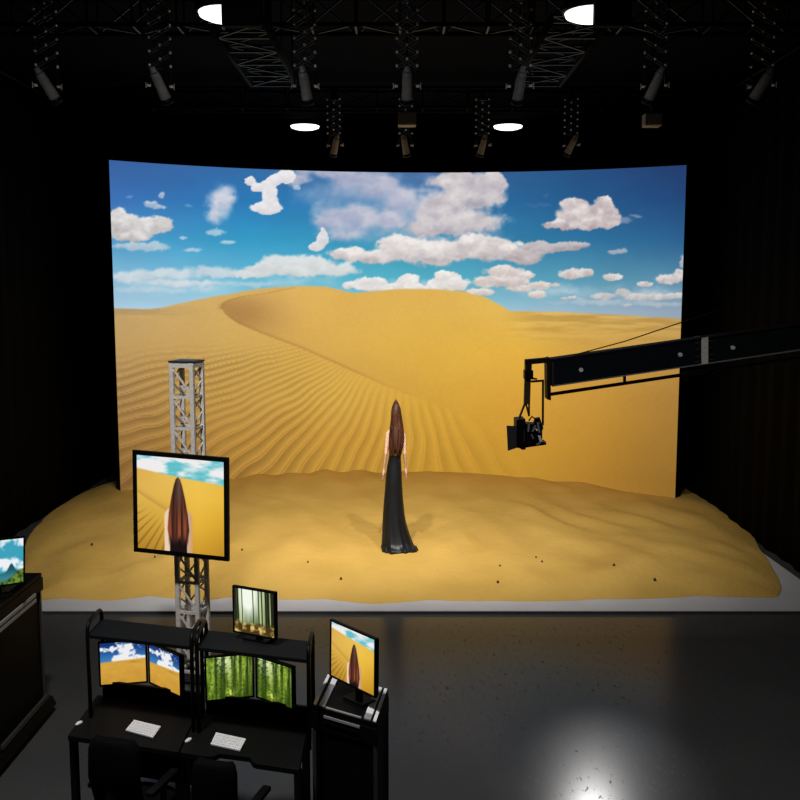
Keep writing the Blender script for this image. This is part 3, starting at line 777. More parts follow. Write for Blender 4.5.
# ------------------------------------------------------------------ truss tower with the big monitor
td = 7.5; tc0 = at_y(186.5, 361, td); zt_ = tc0.z; S = .175
cx_, cy_ = tc0.x, td
rot = Matrix.Rotation(math.radians(-14), 3, 'Z')
tw = thing('truss_tower', 'slim pale aluminium truss tower carrying the large monitor', 'truss tower', (cx_, cy_, 0))
def tp(a_, b_, z): return Vector((cx_, cy_, 0)) + rot @ Vector((a_ * S / 2, b_ * S / 2, z))
cor = [(-1, -1), (1, -1), (1, 1), (-1, 1)]
for a_, b_ in cor:
    mb = MB(); mb.bar(tp(a_, b_, .02), tp(a_, b_, zt_ - .01), .036, .036, up=rot @ Vector((1, 0, 0))); mb.build('post', M_alu, tw, .005)
npan = 10; ph_ = (zt_ - .06) / npan
for i in range(npan + 1):
    z = .03 + ph_ * i
    for k in range(4):
        p, q = cor[k], cor[(k + 1) % 4]
        mb = MB(); mb.bar(tp(*p, z), tp(*q, z), .022 if i < npan else .034); mb.build('rung', M_alu, tw)
        if i < npan:
            mb = MB(); z2 = z + ph_
            if k % 2 == 0: mb.bar(tp(*q, z + .01), tp(*p, z2 - .01), .013)
            else: mb.bar(tp(*p, z + .01), tp(*q, z + ph_ / 2), .011); mb.bar(tp(*q, z + ph_ / 2), tp(*p, z2 - .01), .011)
            mb.build('diagonal_brace', M_alu if k == 0 or i < 6 else M_alu, tw)
mb = MB(); mb.box((cx_, cy_, zt_), (S + .04, S + .04, .014), rot); mb.build('top_plate', M_dgrey, tw)
mb = MB(); mb.box((cx_, cy_, .01), (.5, .5, .02), rot); mb.build('base_plate', M_blackmetal, tw)

TL = at_y(132.5, 450, 7.27); TR = at_y(228, 458, 7.12); BL = at_y(134, 551.5, 7.25)
r_, P, W_, H_, nrm = monitor('tower_monitor', 'large flat monitor on the truss tower showing the long-haired woman from behind', 'monitor', TL, TR, BL,
    lambda u, v: woman_picture(u, v, .475, .20, 1.12), 190, 200, bez=.035, thick=.06)
mb = MB(); c_ = P(W_ * .55, H_ * .5, -.06); mb.bar(c_, Vector((c_.x + .02, cy_ - .08, c_.z)), .16, .12); mb.build('mount_bracket', M_blackmetal, r_)

# ------------------------------------------------------------------ control desks
ZD = .75
A = at_z(67, 735.5, ZD); B = at_z(300, 770, ZD)
du = (B - A); DL = du.length; du.normalize(); dv = (at_z(105, 616, 1.235) - at_z(90, 633, 1.235)); dv.z = 0; dv.normalize(); print('dv', dv, du)
if dv.y < 0: dv = -dv
def dk(s_, t_, z): p = A + du * s_ + dv * t_; return Vector((p.x, p.y, z))
HALF = DL / 2; DD = .52; ZSH = 1.235
print('desk', A, B, DL)
for k in range(2):
    s0 = k * HALF + .004; s1 = (k + 1) * HALF - .004; L = s1 - s0
    lab = ['left control desk, a black console under twin desert monitors', 'right control desk, a black console under twin green forest monitors'][k]
    r_ = thing('control_desk', lab, 'desk', dk((s0 + s1) / 2, DD / 2, 0), 'black control desks')
    poly = [(s0, 0), (s0 + .22 * L, 0), (s0 + .29 * L, .012), (s0 + .33 * L, .05), (s0 + .58 * L, .055), (s0 + .615 * L, .012), (s0 + .64 * L, 0), (s1, 0), (s1, DD), (s0, DD)]
    mb = MB(); mb.prism(poly, ZD - .03, ZD, lambda x, y, z: dk(x, y, z)); mb.build('desktop', M_desk, r_, .003)
    mb = MB(); mb.prism([(s0 + .02, DD - .02), (s1 - .02, DD - .02), (s1 - .02, DD), (s0 + .02, DD)], .28, ZD - .03, lambda x, y, z: dk(x, y, z)); mb.build('modesty_panel', M_desk, r_) if k == 0 else None
    mb = MB(); mb.prism([(s0 + .07, DD - .02), (s1 + .02, DD - .02), (s1 + .02, DD), (s0 + .07, DD)], ZD - .1, ZD + .10, lambda x, y, z: dk(x, y, z)); mb.build('back_panel', M_desk, r_)
    mb = MB(); mb.bar(dk(s0 + .03, .30, .30), dk(s1 - .03, .30, .30), .03, .03); mb.build('stretcher', M_blackmetal, r_)
    f0, f1, sh = .24, .50, .045
    mb = MB(); mb.prism([(s0 + .01 + sh, f0), (s1 - .01 + sh, f0), (s1 - .01 + sh, f1), (s0 + .01 + sh, f1)], ZSH - .022, ZSH, lambda x, y, z: dk(x, y, z)); mb.build('upper_shelf', M_shelf, r_, .003)
    for ss in (s0 + .012 + sh, s1 - .012 + sh):
        zt2 = ZSH + .065; rr2 = .05
        pts_ = [dk(ss, f0 + .0, ZD - .01), dk(ss, f0, zt2 - rr2)] + [dk(ss, f0 + rr2 - rr2 * math.cos(q), zt2 - rr2 + rr2 * math.sin(q)) for q in (.4, .8, 1.2, PI / 2)] \
             + [dk(ss, f1 - rr2 + rr2 * math.sin(q), zt2 - rr2 + rr2 * math.cos(q)) for q in (0, .4, .8, 1.2)] + [dk(ss, f1, zt2 - rr2), dk(ss, f1, ZD - .01)]
        mb = MB(); mb.tube(pts_, .0115, 10); mb.build('side_frame', M_blackmetal, r_)
        ss -= sh
        for tt, nm in ((.06, 'leg'), (DD - .04, 'leg')):
            mb = MB(); mb.bar(dk(ss, tt, .01), dk(ss, tt, ZD - .03), .035, .035, up=du); mb.build(nm, M_dgrey if (k == 1 and ss > s0 + .1) else M_blackmetal, r_)
        mb = MB(); mb.bar(dk(ss, .03, .015), dk(ss, DD, .015), .04, .03); mb.build('foot_rail', M_blackmetal, r_)

# keyboards and mice
for (c4, lab) in (((( 134,719),(161,725.5),(153,736.5),(125.5,729)), 'white keyboard on the left control desk'), (((216,731.5),(246,738),(240,749.5),(210.5,743)), 'white keyboard on the right control desk')):
    q = [at_z(x, y, ZD + .014) for x, y in c4]; cen = sum(q, Vector()) / 4
    r_ = thing('keyboard', lab, 'keyboard', (cen.x, cen.y, ZD), 'white keyboards')
    mb = MB(); mb.hexa([Vector((p.x, p.y, ZD + .001)) for p in (q[3], q[2], q[1], q[0])] + [Vector((p.x, p.y, ZD + .011)) for p in (q[3], q[2], q[1], q[0])]); mb.build('case', M_white, r_, .002)
    mb = MB(); ea = (q[2] - q[3]); eb = (q[0] - q[3])
    for i in range(12):
        for j in range(4):
            a0, a1, b0, b1 = .03 + i * .079, .03 + i * .079 + .07, .08 + j * .22, .08 + j * .22 + .19
            pp = [q[3] + ea * s_ + eb * t_ for s_, t_ in ((a0, b0), (a1, b0), (a1, b1), (a0, b1))]
            mb.hexa([Vector((p.x, p.y, ZD + .010)) for p in pp] + [Vector((p.x, p.y, ZD + .014)) for p in pp])
    mb.build('keys', M_white, r_)
for px, py, lab in ((76.5,723,'small white mouse at the left end of the left control desk'), (186,740,'small white mouse between the two keyboards')):
    p = at_z(px, py, ZD + .01); p = p + du * .012 + dv * .01
    mb = MB(); mb.ball((0, 0, 0), (.012, .026, .012), 12, 8)
    for v in mb.v:
        v.z = max(v.z, -.004)
        v.xy = Matrix.Rotation(math.radians(-28), 2) @ v.xy
        v += Vector((p.x, p.y, ZD + .0045))
    tag(mb.build('computer_mouse', M_white, loc=Vector((p.x, p.y, ZD))), lab, 'mouse')

# desk monitors
def px_monitor(label, xl, ytl, ybl, xr, ytr, ybr, zb, fn, nx, ny, name='desk_monitor', group=None, bez=.010, foot=ZD, **kw):
    BLp = at_z(xl, ybl, zb); BRp = at_z(xr, ybr, zb)
    hl = at_y(xl, ytl, BLp.y).z - zb; hr = at_y(xr, ytr, BRp.y).z - zb; h = (hl + hr) / 2
    print(label, BLp, BRp, hl, hr)
    TLp = BLp + Vector((0, 0, h)); TRp = BRp + Vector((0, 0, h))
    return monitor(name, label, 'monitor', TLp, TRp, BLp, fn, nx, ny, bez=bez, thick=.03, group=group, stand='foot', standlen=foot, **kw)
px_monitor('left one of the twin desert monitors on the left control desk', 99.5, 641.5, 686.5, 148, 639, 682.5, .83, desert_small, 100, 90)
px_monitor('right angled one of the twin desert monitors on the left control desk', 149.5, 640.5, 683, 181.5, 656.5, 698, .83, desert_small, 90, 90)
px_monitor('left one of the twin green forest monitors on the right control desk', 205.5, 656, 702, 254.5, 653, 697, .83, lambda u, v: forest(u, v, 0), 110, 100)
px_monitor('right angled one of the twin green forest monitors on the right control desk', 256.5, 653, 697.5, 293.5, 669, 710.5, .83, lambda u, v: forest(u * .75 + .2, v, 0), 100, 100)
px_monitor('small monitor showing sunlit trees standing on the right upper shelf', 233.5, 585, 632, 276, 592.5, 640, ZSH + .035, sun_forest, 100, 110, foot=ZSH)

# ------------------------------------------------------------------ flight cases
def case(label, c4, ztop_, strips):
    """c4: back-left, front-left, front-right, back-right top corners (world xy)"""
    cen = sum(c4, Vector()) / 4
    r_ = thing('flight_case', label, 'flight case', (cen.x, cen.y, 0), 'black flight cases')
    def ring(k, z): return [Vector((cen.x + (p.x - cen.x) * k, cen.y + (p.y - cen.y) * k, z)) for p in (c4[1], c4[2], c4[3], c4[0])]
    mb = MB(); mb.hexa(ring(.93, .13) + ring(.93, ztop_ - .13)); mb.build('body', M_case, r_, .006)
    mb = MB(); mb.hexa(ring(1.0, ztop_ - .13) + ring(1.0, ztop_ - .03)); mb.hexa(ring(.985, ztop_ - .03) + ring(.985, ztop_)); mb.build('lid', M_case, r_, .006)
    mb = MB(); mb.hexa(ring(1.12, .05) + ring(1.06, .13)); mb.build('base', M_case, r_, .008)
    for p in ring(.92, 0):
        mb = MB(); mb.cyl(p + Vector((-.012, 0, .025)), p + Vector((.012, 0, .025)), .025, seg=14); mb.build('caster', M_cable, r_)
    P = lambda a_, b_, z: Vector((0, 0, z)) + ((c4[1] * (1 - a_) + c4[2] * a_) * (1 - b_) + (c4[0] * (1 - a_) + c4[3] * a_) * b_).xy.to_3d()
    def strip(a0, a1, b0, b1, m_, z=0.0, h=.006):
        mb = MB(); q = ((a0, b0), (a1, b0), (a1, b1), (a0, b1))
        mb.hexa([P(a_, b_, ztop_ + z) for a_, b_ in q] + [P(a_, b_, ztop_ + z + h) for a_, b_ in q]); return mb.build('trim_strip', m_, r_)
    for s_ in strips: strip(*s_)
    # vertical corner extrusions on the body and side handle
    for i, p in enumerate(ring(.94, 0)):
        mb = MB(); mb.bar(p + Vector((0, 0, .13)), p + Vector((0, 0, ztop_ - .13)), .02, .02, up=(1, 0, 0)); mb.build('corner_extrusion', M_dgrey, r_)
    for k_ in (.35, .62):
        for b_, m_ in ((-.004, M_dgrey),):
            pa, pb = P(.2, b_, ztop_ - k_ * .12), P(.75, b_, ztop_ - k_ * .12)
            mb = MB(); mb.bar(pa, pb, .012, .012); mb.build('front_rail', M_greystrip if k_ < .5 else M_case, r_)
    return r_, P
ZC = .95
q = [at_z(327, 674, ZC), at_z(311.5, 705, ZC), at_z(377, 724, ZC), at_z(389, 689, ZC)]
print('case', q)
case('black flight case right of the control desks with bright metal strips on top', q, ZC, [
    (.02, .065, .03, .97, M_strip), (.115, .20, .70, .97, M_strip), (.115, .20, .03, .68, M_greystrip),
    (.80, .90, .18, .97, M_strip), (.80, .90, .03, .16, M_greystrip), (.935, .98, .03, .97, M_strip), (.22, .76, .01, .045, M_greystrip)])
TL = at_y(330.5, 619, 4.97); TR = at_y(376, 638.5, 4.72); BL = at_y(330, 676, 4.93)
r_, P, W_, H_, nrm = monitor('preview_monitor', 'tilted monitor on the right flight case showing the woman against yellow sand', 'monitor', TL, TR, BL,
    lambda u, v: woman_picture(u, v, .54, .24, 1.15, .16), 110, 120, bez=.010, thick=.03, stand='foot', standlen=ZC)

ZC2 = 1.09
x1 = -2.64
q2 = [Vector((-3.35, 6.72, 0)), Vector((-3.35, 5.80, 0)), Vector((x1, 5.80, 0)), Vector((x1, 6.72, 0))]
r2_, P2 = case('black flight case at the left edge of the view carrying the mountain monitor', q2, ZC2, [
    (.82, .90, .05, .80, M_greystrip), (.12, .2, .05, .95, M_greystrip)])
for z0 in (ZC2 - .115, ZC2 - .155):
    mb = MB(); mb.box((x1 + .004, 6.22, z0), (.014, .66, .022)); mb.build('side_rail', M_greystrip, r2_)
mb = MB(); mb.box((x1 + .02, 6.25, .17), (.02, .8, .03)); mb.build('base_rail', M_dgrey, r2_)
TL = at_y(-22, 541, 6.0); TR = at_y(25, 536, 6.25); BL = at_y(-22, 590, 6.0)
monitor('mountain_monitor', 'monitor at the left edge showing a green mountain landscape under white clouds', 'monitor', TL, TR, BL, mountain, 110, 100, bez=.012, thick=.03, stand='foot', standlen=ZC2)

# ------------------------------------------------------------------ office chairs
def chair(px0, px1, pytop, dist, label):
    pl = at_y(px0, pytop, dist); pr = at_y(px1, pytop, dist); cxx = (pl.x + pr.x) / 2; W_ = pr.x - pl.x; zt = pl.z
    r_ = thing('office_chair', label, 'chair', (cxx, dist + .16, 0), 'black office chairs')
    yaw = Matrix.Rotation(math.atan2(du.y, du.x), 3, 'Z'); O = Vector((cxx, dist, 0))
    Wd = lambda a_, b_, z: O + yaw @ Vector((a_, b_, 0)) + Vector((0, 0, z))
    # backrest: rounded, curved panel
    mb = MB(); rings = []
    for z, ww, yy in ((zt - .40, .80, .05), (zt - .36, .95, .03), (zt - .2, 1.0, -.01), (zt - .06, .98, -.005), (zt - .02, .9, 0), (zt, .74, .005)):
        ring = []
        for k in range(20):
            t_ = 2 * PI * k / 20; c_, s_ = math.cos(t_), math.sin(t_)
            ring.append(Wd(ww * W_ / 2 * math.copysign(abs(c_) ** .35, c_), yy + .025 * math.copysign(abs(s_) ** .6, s_) + .03 * abs(c_) ** 2, z))
        rings.append(ring)
    mb.rings(rings); mb.build('backrest', M_fabric, r_)
    mb = MB(); rings = []
    for z, k_ in ((.42, .85), (.44, 1.0), (.48, 1.0), (.50, .9)):
        rings.append([Wd(k_ * W_ * .52 * math.copysign(abs(math.cos(t_)) ** .5, math.cos(t_)), .24 + k_ * .2 * math.copysign(abs(math.sin(t_)) ** .5, math.sin(t_)), z) for t_ in [2 * PI * k / 20 for k in range(20)]])
    mb.rings(rings); mb.build('seat', M_fabric, r_)
    mb = MB(); mb.bar(Wd(0, .2, .41), Wd(0, -.03, .41), .06, .02); mb.bar(Wd(0, -.03, .40), Wd(0, -.01, zt - .2), .05, .02); mb.build('back_support', M_blackmetal, r_)
    mb = MB(); mb.cyl(Wd(0, .2, .10), Wd(0, .2, .42), .025); mb.build('gas_lift', M_blackmetal, r_)
    for s_ in (-1, 1):
        mb = MB(); mb.bar(Wd(s_ * W_ * .55, .2, .44), Wd(s_ * W_ * .58, .2, .64), .03, .03); mb.bar(Wd(s_ * W_ * .58, .06, .65), Wd(s_ * W_ * .58, .32, .65), .045, .025); mb.build('armrest', M_black, r_, .004)
    for k in range(5):
        t_ = 2 * PI * k / 5 + .3; e = Vector((math.cos(t_) * W_ * .62, .2 + math.sin(t_) * .24, 0))
        mb = MB(); mb.bar(Wd(0, .2, .10), Wd(e.x, e.y, .075), .03, .025); lg = mb.build('leg', M_blackmetal, r_)
        mb = MB(); mb.cyl(Wd(e.x - .012, e.y, .03), Wd(e.x + .012, e.y, .03), .03, seg=12); mb.build('caster', M_cable, lg)
chair(82, 140, 741, 4.40, 'black office chair at the left control desk')
chair(187, 237, 763, 4.22, 'black office chair at the right control desk')

# ------------------------------------------------------------------ camera crane
cd = 8.15
K = lambda x, y, dy=0.0: at_y(x, y, cd) + Vector((0, dy, 0))
ppm = F / (at_y(600, 370, cd) - CAM).dot(FW)
px = 1.0 / ppm
cr = thing('camera_crane', 'long black camera crane arm reaching in from the right in front of the LED wall', 'camera crane', (K(905, 340).x, cd, 0))
def hexp(quad, th, dy=0.0):   # quad: BL,BR,TR,TL pixel outline -> solid of thickness th
    q = [K(*p) for p in quad]; f = Vector((0, th / 2, 0)); d_ = Vector((0, dy, 0))
    return [q[0] - f + d_, q[1] - f + d_, q[1] + f + d_, q[0] + f + d_, q[3] - f + d_, q[2] - f + d_, q[2] + f + d_, q[3] + f + d_]
ytop = lambda x: 358.8 - (x - 550) * .1415
ybot = lambda x: 385.2 - (x - 550) * .1465
XE = 1010
mb = MB(); mb.hexa(hexp([(550, ybot(550)), (701, ybot(701)), (701, ytop(701)), (550, ytop(550))], .18)); mb.hexa(hexp([(701, ybot(701)), (XE, ybot(XE)), (XE, ytop(XE)), (701, ytop(701))], .17)); boom = mb.build('boom_arm', M_boom, cr, .004)
mb = MB(); mb.hexa(hexp([(549.5, ytop(549.5) + 1), (XE, ytop(XE) + 1), (XE, ytop(XE) - .6), (549.5, ytop(549.5) - .6)], .20)); mb.build('top_flange', M_boomedge, cr)
mb = MB(); mb.hexa(hexp([(551, ybot(551) + .6), (XE, ybot(XE) + .6), (XE, ybot(XE) - .6), (551, ybot(551) - .6)], .20)); mb.build('bottom_flange', M_grey, cr)
for x, y in ((579, 369), (677, 354), (729, 347)):
    mb = MB(); p = K(x, y, -.088); mb.cyl(p, p + Vector((0, -.02, 0)), .020, .017, seg=16); mb.build('bolt_head', M_chrome if False else M_white, cr)
mb = MB(); mb.hexa(hexp([(698, 363.5), (704, 362.7), (704, 336.5), (698, 337.3)], .23)); mb.build('joint_bracket', M_alu, cr)
for x in (694, 707.5):
    for y in (-9, -2.5, 4.5, 9.5):
        yc = (ytop(x) + ybot(x)) / 2 + y
        mb = MB(); mb.hexa(hexp([(x - 2, yc + .8), (x + 2, yc + .8), (x + 2, yc - .8), (x - 2, yc - .8)], .2)); mb.build('joint_tab', M_dgrey, cr)
yl = lambda x: 394.5 - (x - 549) * .1475
mb = MB(); mb.bar(K(548, yl(548)), K(XE, yl(XE)), .028, 3.2 * px, up=(0, 0, 1)); mb.build('levelling_rod', M_boomedge, cr)
mb = MB(); mb.bar(K(624.5, 373.5), K(624.5, 383.5), 2.4 * px, .03); mb.build('rod_strut', M_boomedge, cr)
mb = MB(); mb.hexa(hexp([(546, 398.5), (549.6, 399.5), (549, 357), (545.5, 358)], .16)); mb.build('end_plate', M_boomedge, cr)
mb = MB(); mb.bar(K(551, 361), K(551.5, 384), .012, .20); mb.build('end_clip', M_dgrey, cr)
mb = MB(); mb.tube([K(572, 355.5), K(626, 341), K(681, 322.5), K(760, 297), K(905, 252)], .0055, 6); mb.build('stay_cable', M_boomedge, cr)
# head bracket
mb = MB(); mb.hexa(hexp([(525, 364.5), (547, 362.5), (547, 357.5), (525, 359.5)], .09)); mb.hexa(hexp([(525, 371), (531, 371), (531.5, 360), (525, 360)], .09)); mb.build('head_bracket', M_boomedge, cr, .004)
mb = MB(); mb.hexa(hexp([(524, 379), (532.5, 379), (532.5, 370), (524, 370)], .11)); mb.build('head_clamp', M_black, cr, .004)
mb = MB(); mb.tube([K(528, 371), K(529, 377), K(533, 378.5), K(537, 379)], .008, 6); mb.build('head_lever', M_grey, cr)
mb = MB(); mb.bar(K(531, 381.5), K(543.8, 380.6), .03, 2 * px); mb.bar(K(543, 380.6), K(542.8, 425), 1.8 * px, .03, up=(0, 1, 0)); mb.build('outer_frame', M_boomedge, cr)
mb = MB(); mb.hexa(hexp([(523.8, 404), (529.8, 404), (530.5, 378), (524.5, 378)], .05)); mb.build('drop_arm', M_olive, cr, .003)
mb = MB(); mb.bar(K(525.5, 402), K(518.8, 419), 1.8 * px, .03, up=(0, 1, 0)); mb.bar(K(525.5, 402), K(529, 416), 1.6 * px, .03, up=(0, 1, 0)); mb.bar(K(529, 402), K(529, 416), 1.6 * px, .03, up=(0, 1, 0)); mb.build('fork', M_olive, cr)
# support column standing to the right of the view
bx = K(905, 340).x; bz = K(905, (ytop(905) + ybot(905)) / 2).z
mb = MB(); mb.cyl((bx, cd, .30), (bx, cd, bz - .12), .07, .06, seg=16); mb.build('column', M_blackmetal, cr)
mb = MB(); mb.box((bx, cd - .12, bz), (.16, .04, .34)); mb.box((bx, cd + .12, bz), (.16, .04, .34)); mb.box((bx, cd, bz - .15), (.16, .28, .05)); mb.build('pivot_fork', M_blackmetal, cr)
for t_ in (PI / 2, PI / 2 + 2.09, PI / 2 + 4.19):
    mb = MB(); mb.bar((bx, cd, .30), (bx + .55 * math.cos(t_), cd + .42 * math.sin(t_), .04), .06, .06); lg = mb.build('leg', M_blackmetal, cr)
mb = MB(); p = K(XE - 12, (ytop(XE - 12) + ybot(XE - 12)) / 2); mb.box(p, (.22, .34, .36)); mb.build('counterweight', M_blackmetal, cr, .01)
mb = MB(); mb.bar((bx, cd, bz + .1), K(905, 252), .04, .04, up=(0, 1, 0)); mb.build('stay_mast', M_blackmetal, cr)

# film camera held by the crane head
fc = thing('film_camera', 'black film camera hanging from the crane head', 'camera', K(530, 448))
mb = MB(); mb.hexa(hexp([(515, 446), (524, 447), (524, 417.5), (515, 418.5)], .20)); mb.build('matte_box', M_black, fc, .004)
mb = MB(); mb.hexa(hexp([(506.5, 448.8), (515, 446), (515, 424.5), (505.3, 424)], .012, -.10)); mb.build('side_flag', M_dgrey, fc)
mb = MB(); mb.hexa(hexp([(524, 445), (541, 443.5), (541, 423.5), (524, 422.5)], .16)); mb.hexa(hexp([(533, 424), (539, 423), (539, 417.5), (535, 418)], .07)); mb.build('camera_body', M_black, fc, .005)
mb = MB(); mb.hexa(hexp([(522, 449), (525, 448.4), (525, 445), (516, 446)], .1)); mb.hexa(hexp([(524, 446.5), (545, 443.5), (545, 441), (524, 444)], .14)); mb.build('base_plate', M_black, fc)
mb = MB(); c0 = K(521, 433); mb.cyl(c0, K(512, 434), .05, .055, seg=16); mb.build('lens', M_black, fc)
for (x0, y0, x1_, y1_, w__, m_) in ((527.5,423,526.8,430,1.6,M_grey),(531,430,534,424,1.4,M_grey),(536,421,538,431,1.7,M_grey),(537.5,434,539.5,440,2.2,M_white),(530,433,532,437,1.2,M_grey),(535,443,539,441,1.2,M_grey),(523,428,522.6,440,.8,M_dgrey),(534,427,536,429,1.6,M_alu),(540.5,422,541,428,1.3,M_dgrey)):
    mb = MB(); mb.bar(K(x0, y0, -.09), K(x1_, y1_, -.09), w__ * px, .02, up=(0, 1, 0)); mb.build('control_fitting', m_, fc)
mb = MB(); mb.tube([K(528, 420, -.05), K(531, 415.5, -.06), K(535, 419, -.06), K(538, 416.5, -.05), K(540.5, 424, -.05)], .008, 6); mb.build('cable', M_black, fc)

# ------------------------------------------------------------------ the woman
wy = at_z(398, 546.5, .165).y
wg = at_y(398, 549, wy); gz = float(sand_z(wg.x, wy))
Wp = lambda x, y, dy=0.0: at_y(x, y, wy) + Vector((0, dy, 0))
wk = 1.0 / (F / (at_y(398, 475, wy) - CAM).dot(FW))
print('woman', wg, gz, 'height', Wp(396, 401).z - gz, 'px', wk)
def ell(c, rx, ry, rz=None, n_=20):
    return [Vector((c.x + rx * math.cos(2 * PI * k / n_), c.y + ry * math.sin(2 * PI * k / n_), c.z)) for k in range(n_)]
body = MB()
zc = lambda y: Wp(396, y).z
# torso (neck base to hips)
T = [(425.5, 396.6, .022, .026), (429, 396.6, .026, .032), (431.5, 396.4, .055, .045), (434, 396.2, .080, .058), (438, 396, .092, .072), (444, 395.8, .085, .085), (451, 395.4, .072, .078), (457, 395.0, .060, .066), (464, 394.4, .066, .076), (472, 394.0, .074, .092), (479, 393.9, .072, .094), (485, 393.9, .06, .08)]
body.rings([ell(Vector((Wp(x, y).x, wy, zc(y))), rx, ry) for y, x, rx, ry in T])
# neck and head (facing the LED wall, away from the camera)
body.tube([Wp(396.6, 431), Wp(396.5, 420, .012)], [.030, .027], 14)
hc = Wp(396.3, 414.6, .02)
body.ball(hc, (.052, .078, .095), 24, 16)
body.ball(hc + Vector((0, .025, -.045)), (.038, .052, .055), 18, 12)          # jaw
body.ball(hc + Vector((0, .082, -.012)), (.009, .018, .024), 10, 8)            # nose
body.ball(hc + Vector((0, .080, -.052)), (.018, .009, .008), 10, 6)            # lips
for s_ in (-1, 1):
    body.ball(hc + Vector((.018 * s_, .070, .008)), (.011, .009, .008), 8, 6)  # eyelids
    body.ball(hc + Vector((.018 * s_, .072, .024)), (.014, .008, .004), 8, 6)  # brow
    body.ball(hc + Vector((.053 * s_, .005, -.005)), (.006, .015, .026), 8, 6) # ear
# arms
def limb(pts_, rs):
    P_ = []; R_ = []
    for i in range(len(pts_) - 1):
        for k in range(4):
            t_ = k / 4; P_.append(pts_[i].lerp(pts_[i + 1], t_)); R_.append(rs[i] + (rs[i + 1] - rs[i]) * t_)
    P_.append(pts_[-1]); R_.append(rs[-1]); body.tube(P_, R_, 12)
    for p, r__ in zip(pts_, rs): body.ball(p, r__ * .99, 10, 8)
def hand(wr, tip, side):
    d_ = (tip - wr).normalized(); L = (tip - wr).length; fw = Vector((0, 1, 0)); fw = (fw - d_ * fw.dot(d_)).normalized(); s_ = d_.cross(fw)
    pc = wr + d_ * L * .26
    body.ball(pc, (.013, .030, .040), 12, 8); body.tube([wr - d_ * .01, wr + d_ * L * .45], [.016, .02], 10)
    for i, (off, ln) in enumerate(((-.024, .78), (-.008, .92), (.008, 1.0), (.023, .90))):
        b0 = wr + d_ * L * .42 + fw * off; k1 = b0 + d_ * L * .30 * ln; k2 = k1 + (d_ + fw * .15).normalized() * L * .27 * ln
        body.tube([b0 - d_ * .02, b0, k1, k2], [.0075, .0075, .0068, .005], 8); body.ball(k2, .005, 8, 6)
    t0 = wr + d_ * L * .12 + fw * .02; t1 = t0 + (d_ * .7 + fw * .75).normalized() * .035; t2 = t1 + (d_ * .95 + fw * .3).normalized() * .028
    body.tube([t0, t1, t2], [.010, .0085, .006], 8); body.ball(t2, .006, 8, 6)
limb([Wp(391.5, 430.5), Wp(388.0, 434), Wp(386.0, 453, -.03), Wp(384.0, 470, .03)], [.030, .028, .021, .014])
hand(Wp(384.0, 470, .03), Wp(382.4, 483, .05), -1)
limb([Wp(401.0, 431.5), Wp(403.9, 436.5), Wp(404.6, 453, -.03), Wp(405.6, 469, .03)], [.030, .027, .020, .0135])
hand(Wp(405.6, 469, .03), Wp(406.8, 481.5, .05), 1)
# legs and feet (under the dress)
for s_ in (-1, 1):
    hx = Wp(393.9, 483).x + s_ * .034
    base = Vector((hx + s_ * .01, wy, gz))
    limb([Vector((hx, wy, zc(480))), Vector((hx, wy + .01, zc(512))), Vector((base.x, wy - .015, gz + .10))], [.054, .040, .027])
    body.tube([Vector((base.x, wy - .03, gz + .035)), Vector((base.x, wy + .06, gz + .03)), Vector((base.x, wy + .15, gz + .018))], [.03, .032, .02], 12)
    body.ball(Vector((base.x, wy - .02, gz + .05)), (.026, .03, .045), 10, 8)
tmp = body.build('body_source', M_skin)
rm = tmp.modifiers.new('remesh', 'REMESH'); rm.mode = 'VOXEL'; rm.voxel_size = .0052; rm.use_smooth_shade = True
smo = tmp.modifiers.new('smooth', 'SMOOTH'); smo.iterations = 7; smo.factor = .5
dg = bpy.context.evaluated_depsgraph_get()
bme = bpy.data.meshes.new_from_object(tmp.evaluated_get(dg)); bme.name = 'person'
bpy.data.objects.remove(tmp)
o0 = Vector((wg.x, wy, gz)); bme.transform(Matrix.Translation(-o0))
bme.materials.clear(); bme.materials.append(M_skin)
person = bpy.data.objects.new('person', bme); C.objects.link(person); person.location = o0
tag(person, 'long-haired woman in a trailing black gown standing on the sand, back turned', 'person')
# hair: long, falling over the back
mb = MB(); rings = []
HP = [(399.6,395.6,396.2,.004,.03),(401.2,394.6,397.2,.04,.03),(403.6,393.4,398.6,.075,.025),(408,391.8,400.3,.098,.018),(414,391.2,401.1,.104,.012),(420,391.0,402.0,.092,0),(427,390.0,403.0,.085,-.02),(434,389.3,403.6,.078,-.045),(441,388.9,403.5,.062,-.06),(446,388.9,402.4,.048,-.068),(450,389.4,401.2,.035,-.07),(453,390.6,400.0,.018,-.068)]
NH = 64
for i, (y, xl, xr, ry, dy) in enumerate(HP):
    c_ = Wp((xl + xr) / 2, y, dy); rx = (xr - xl) / 2 * wk
    ring = []
    for k in range(NH):
        t_ = 2 * PI * k / NH; lock = 1 + .05 * math.sin(t_ * 13 + .2 * i) * min(1, i / 4) + .03 * math.sin(t_ * 29 + i * .3)
        z_ = c_.z + (.03 * math.sin(t_ * 7) + .02 * math.sin(t_ * 17)) * (i >= len(HP) - 2) - .0
        ring.append(Vector((c_.x + rx * lock * math.cos(t_), c_.y + ry * lock * math.sin(t_), z_)))
    rings.append(ring)
mb.rings(rings); mb.build('hair', M_hair, person)
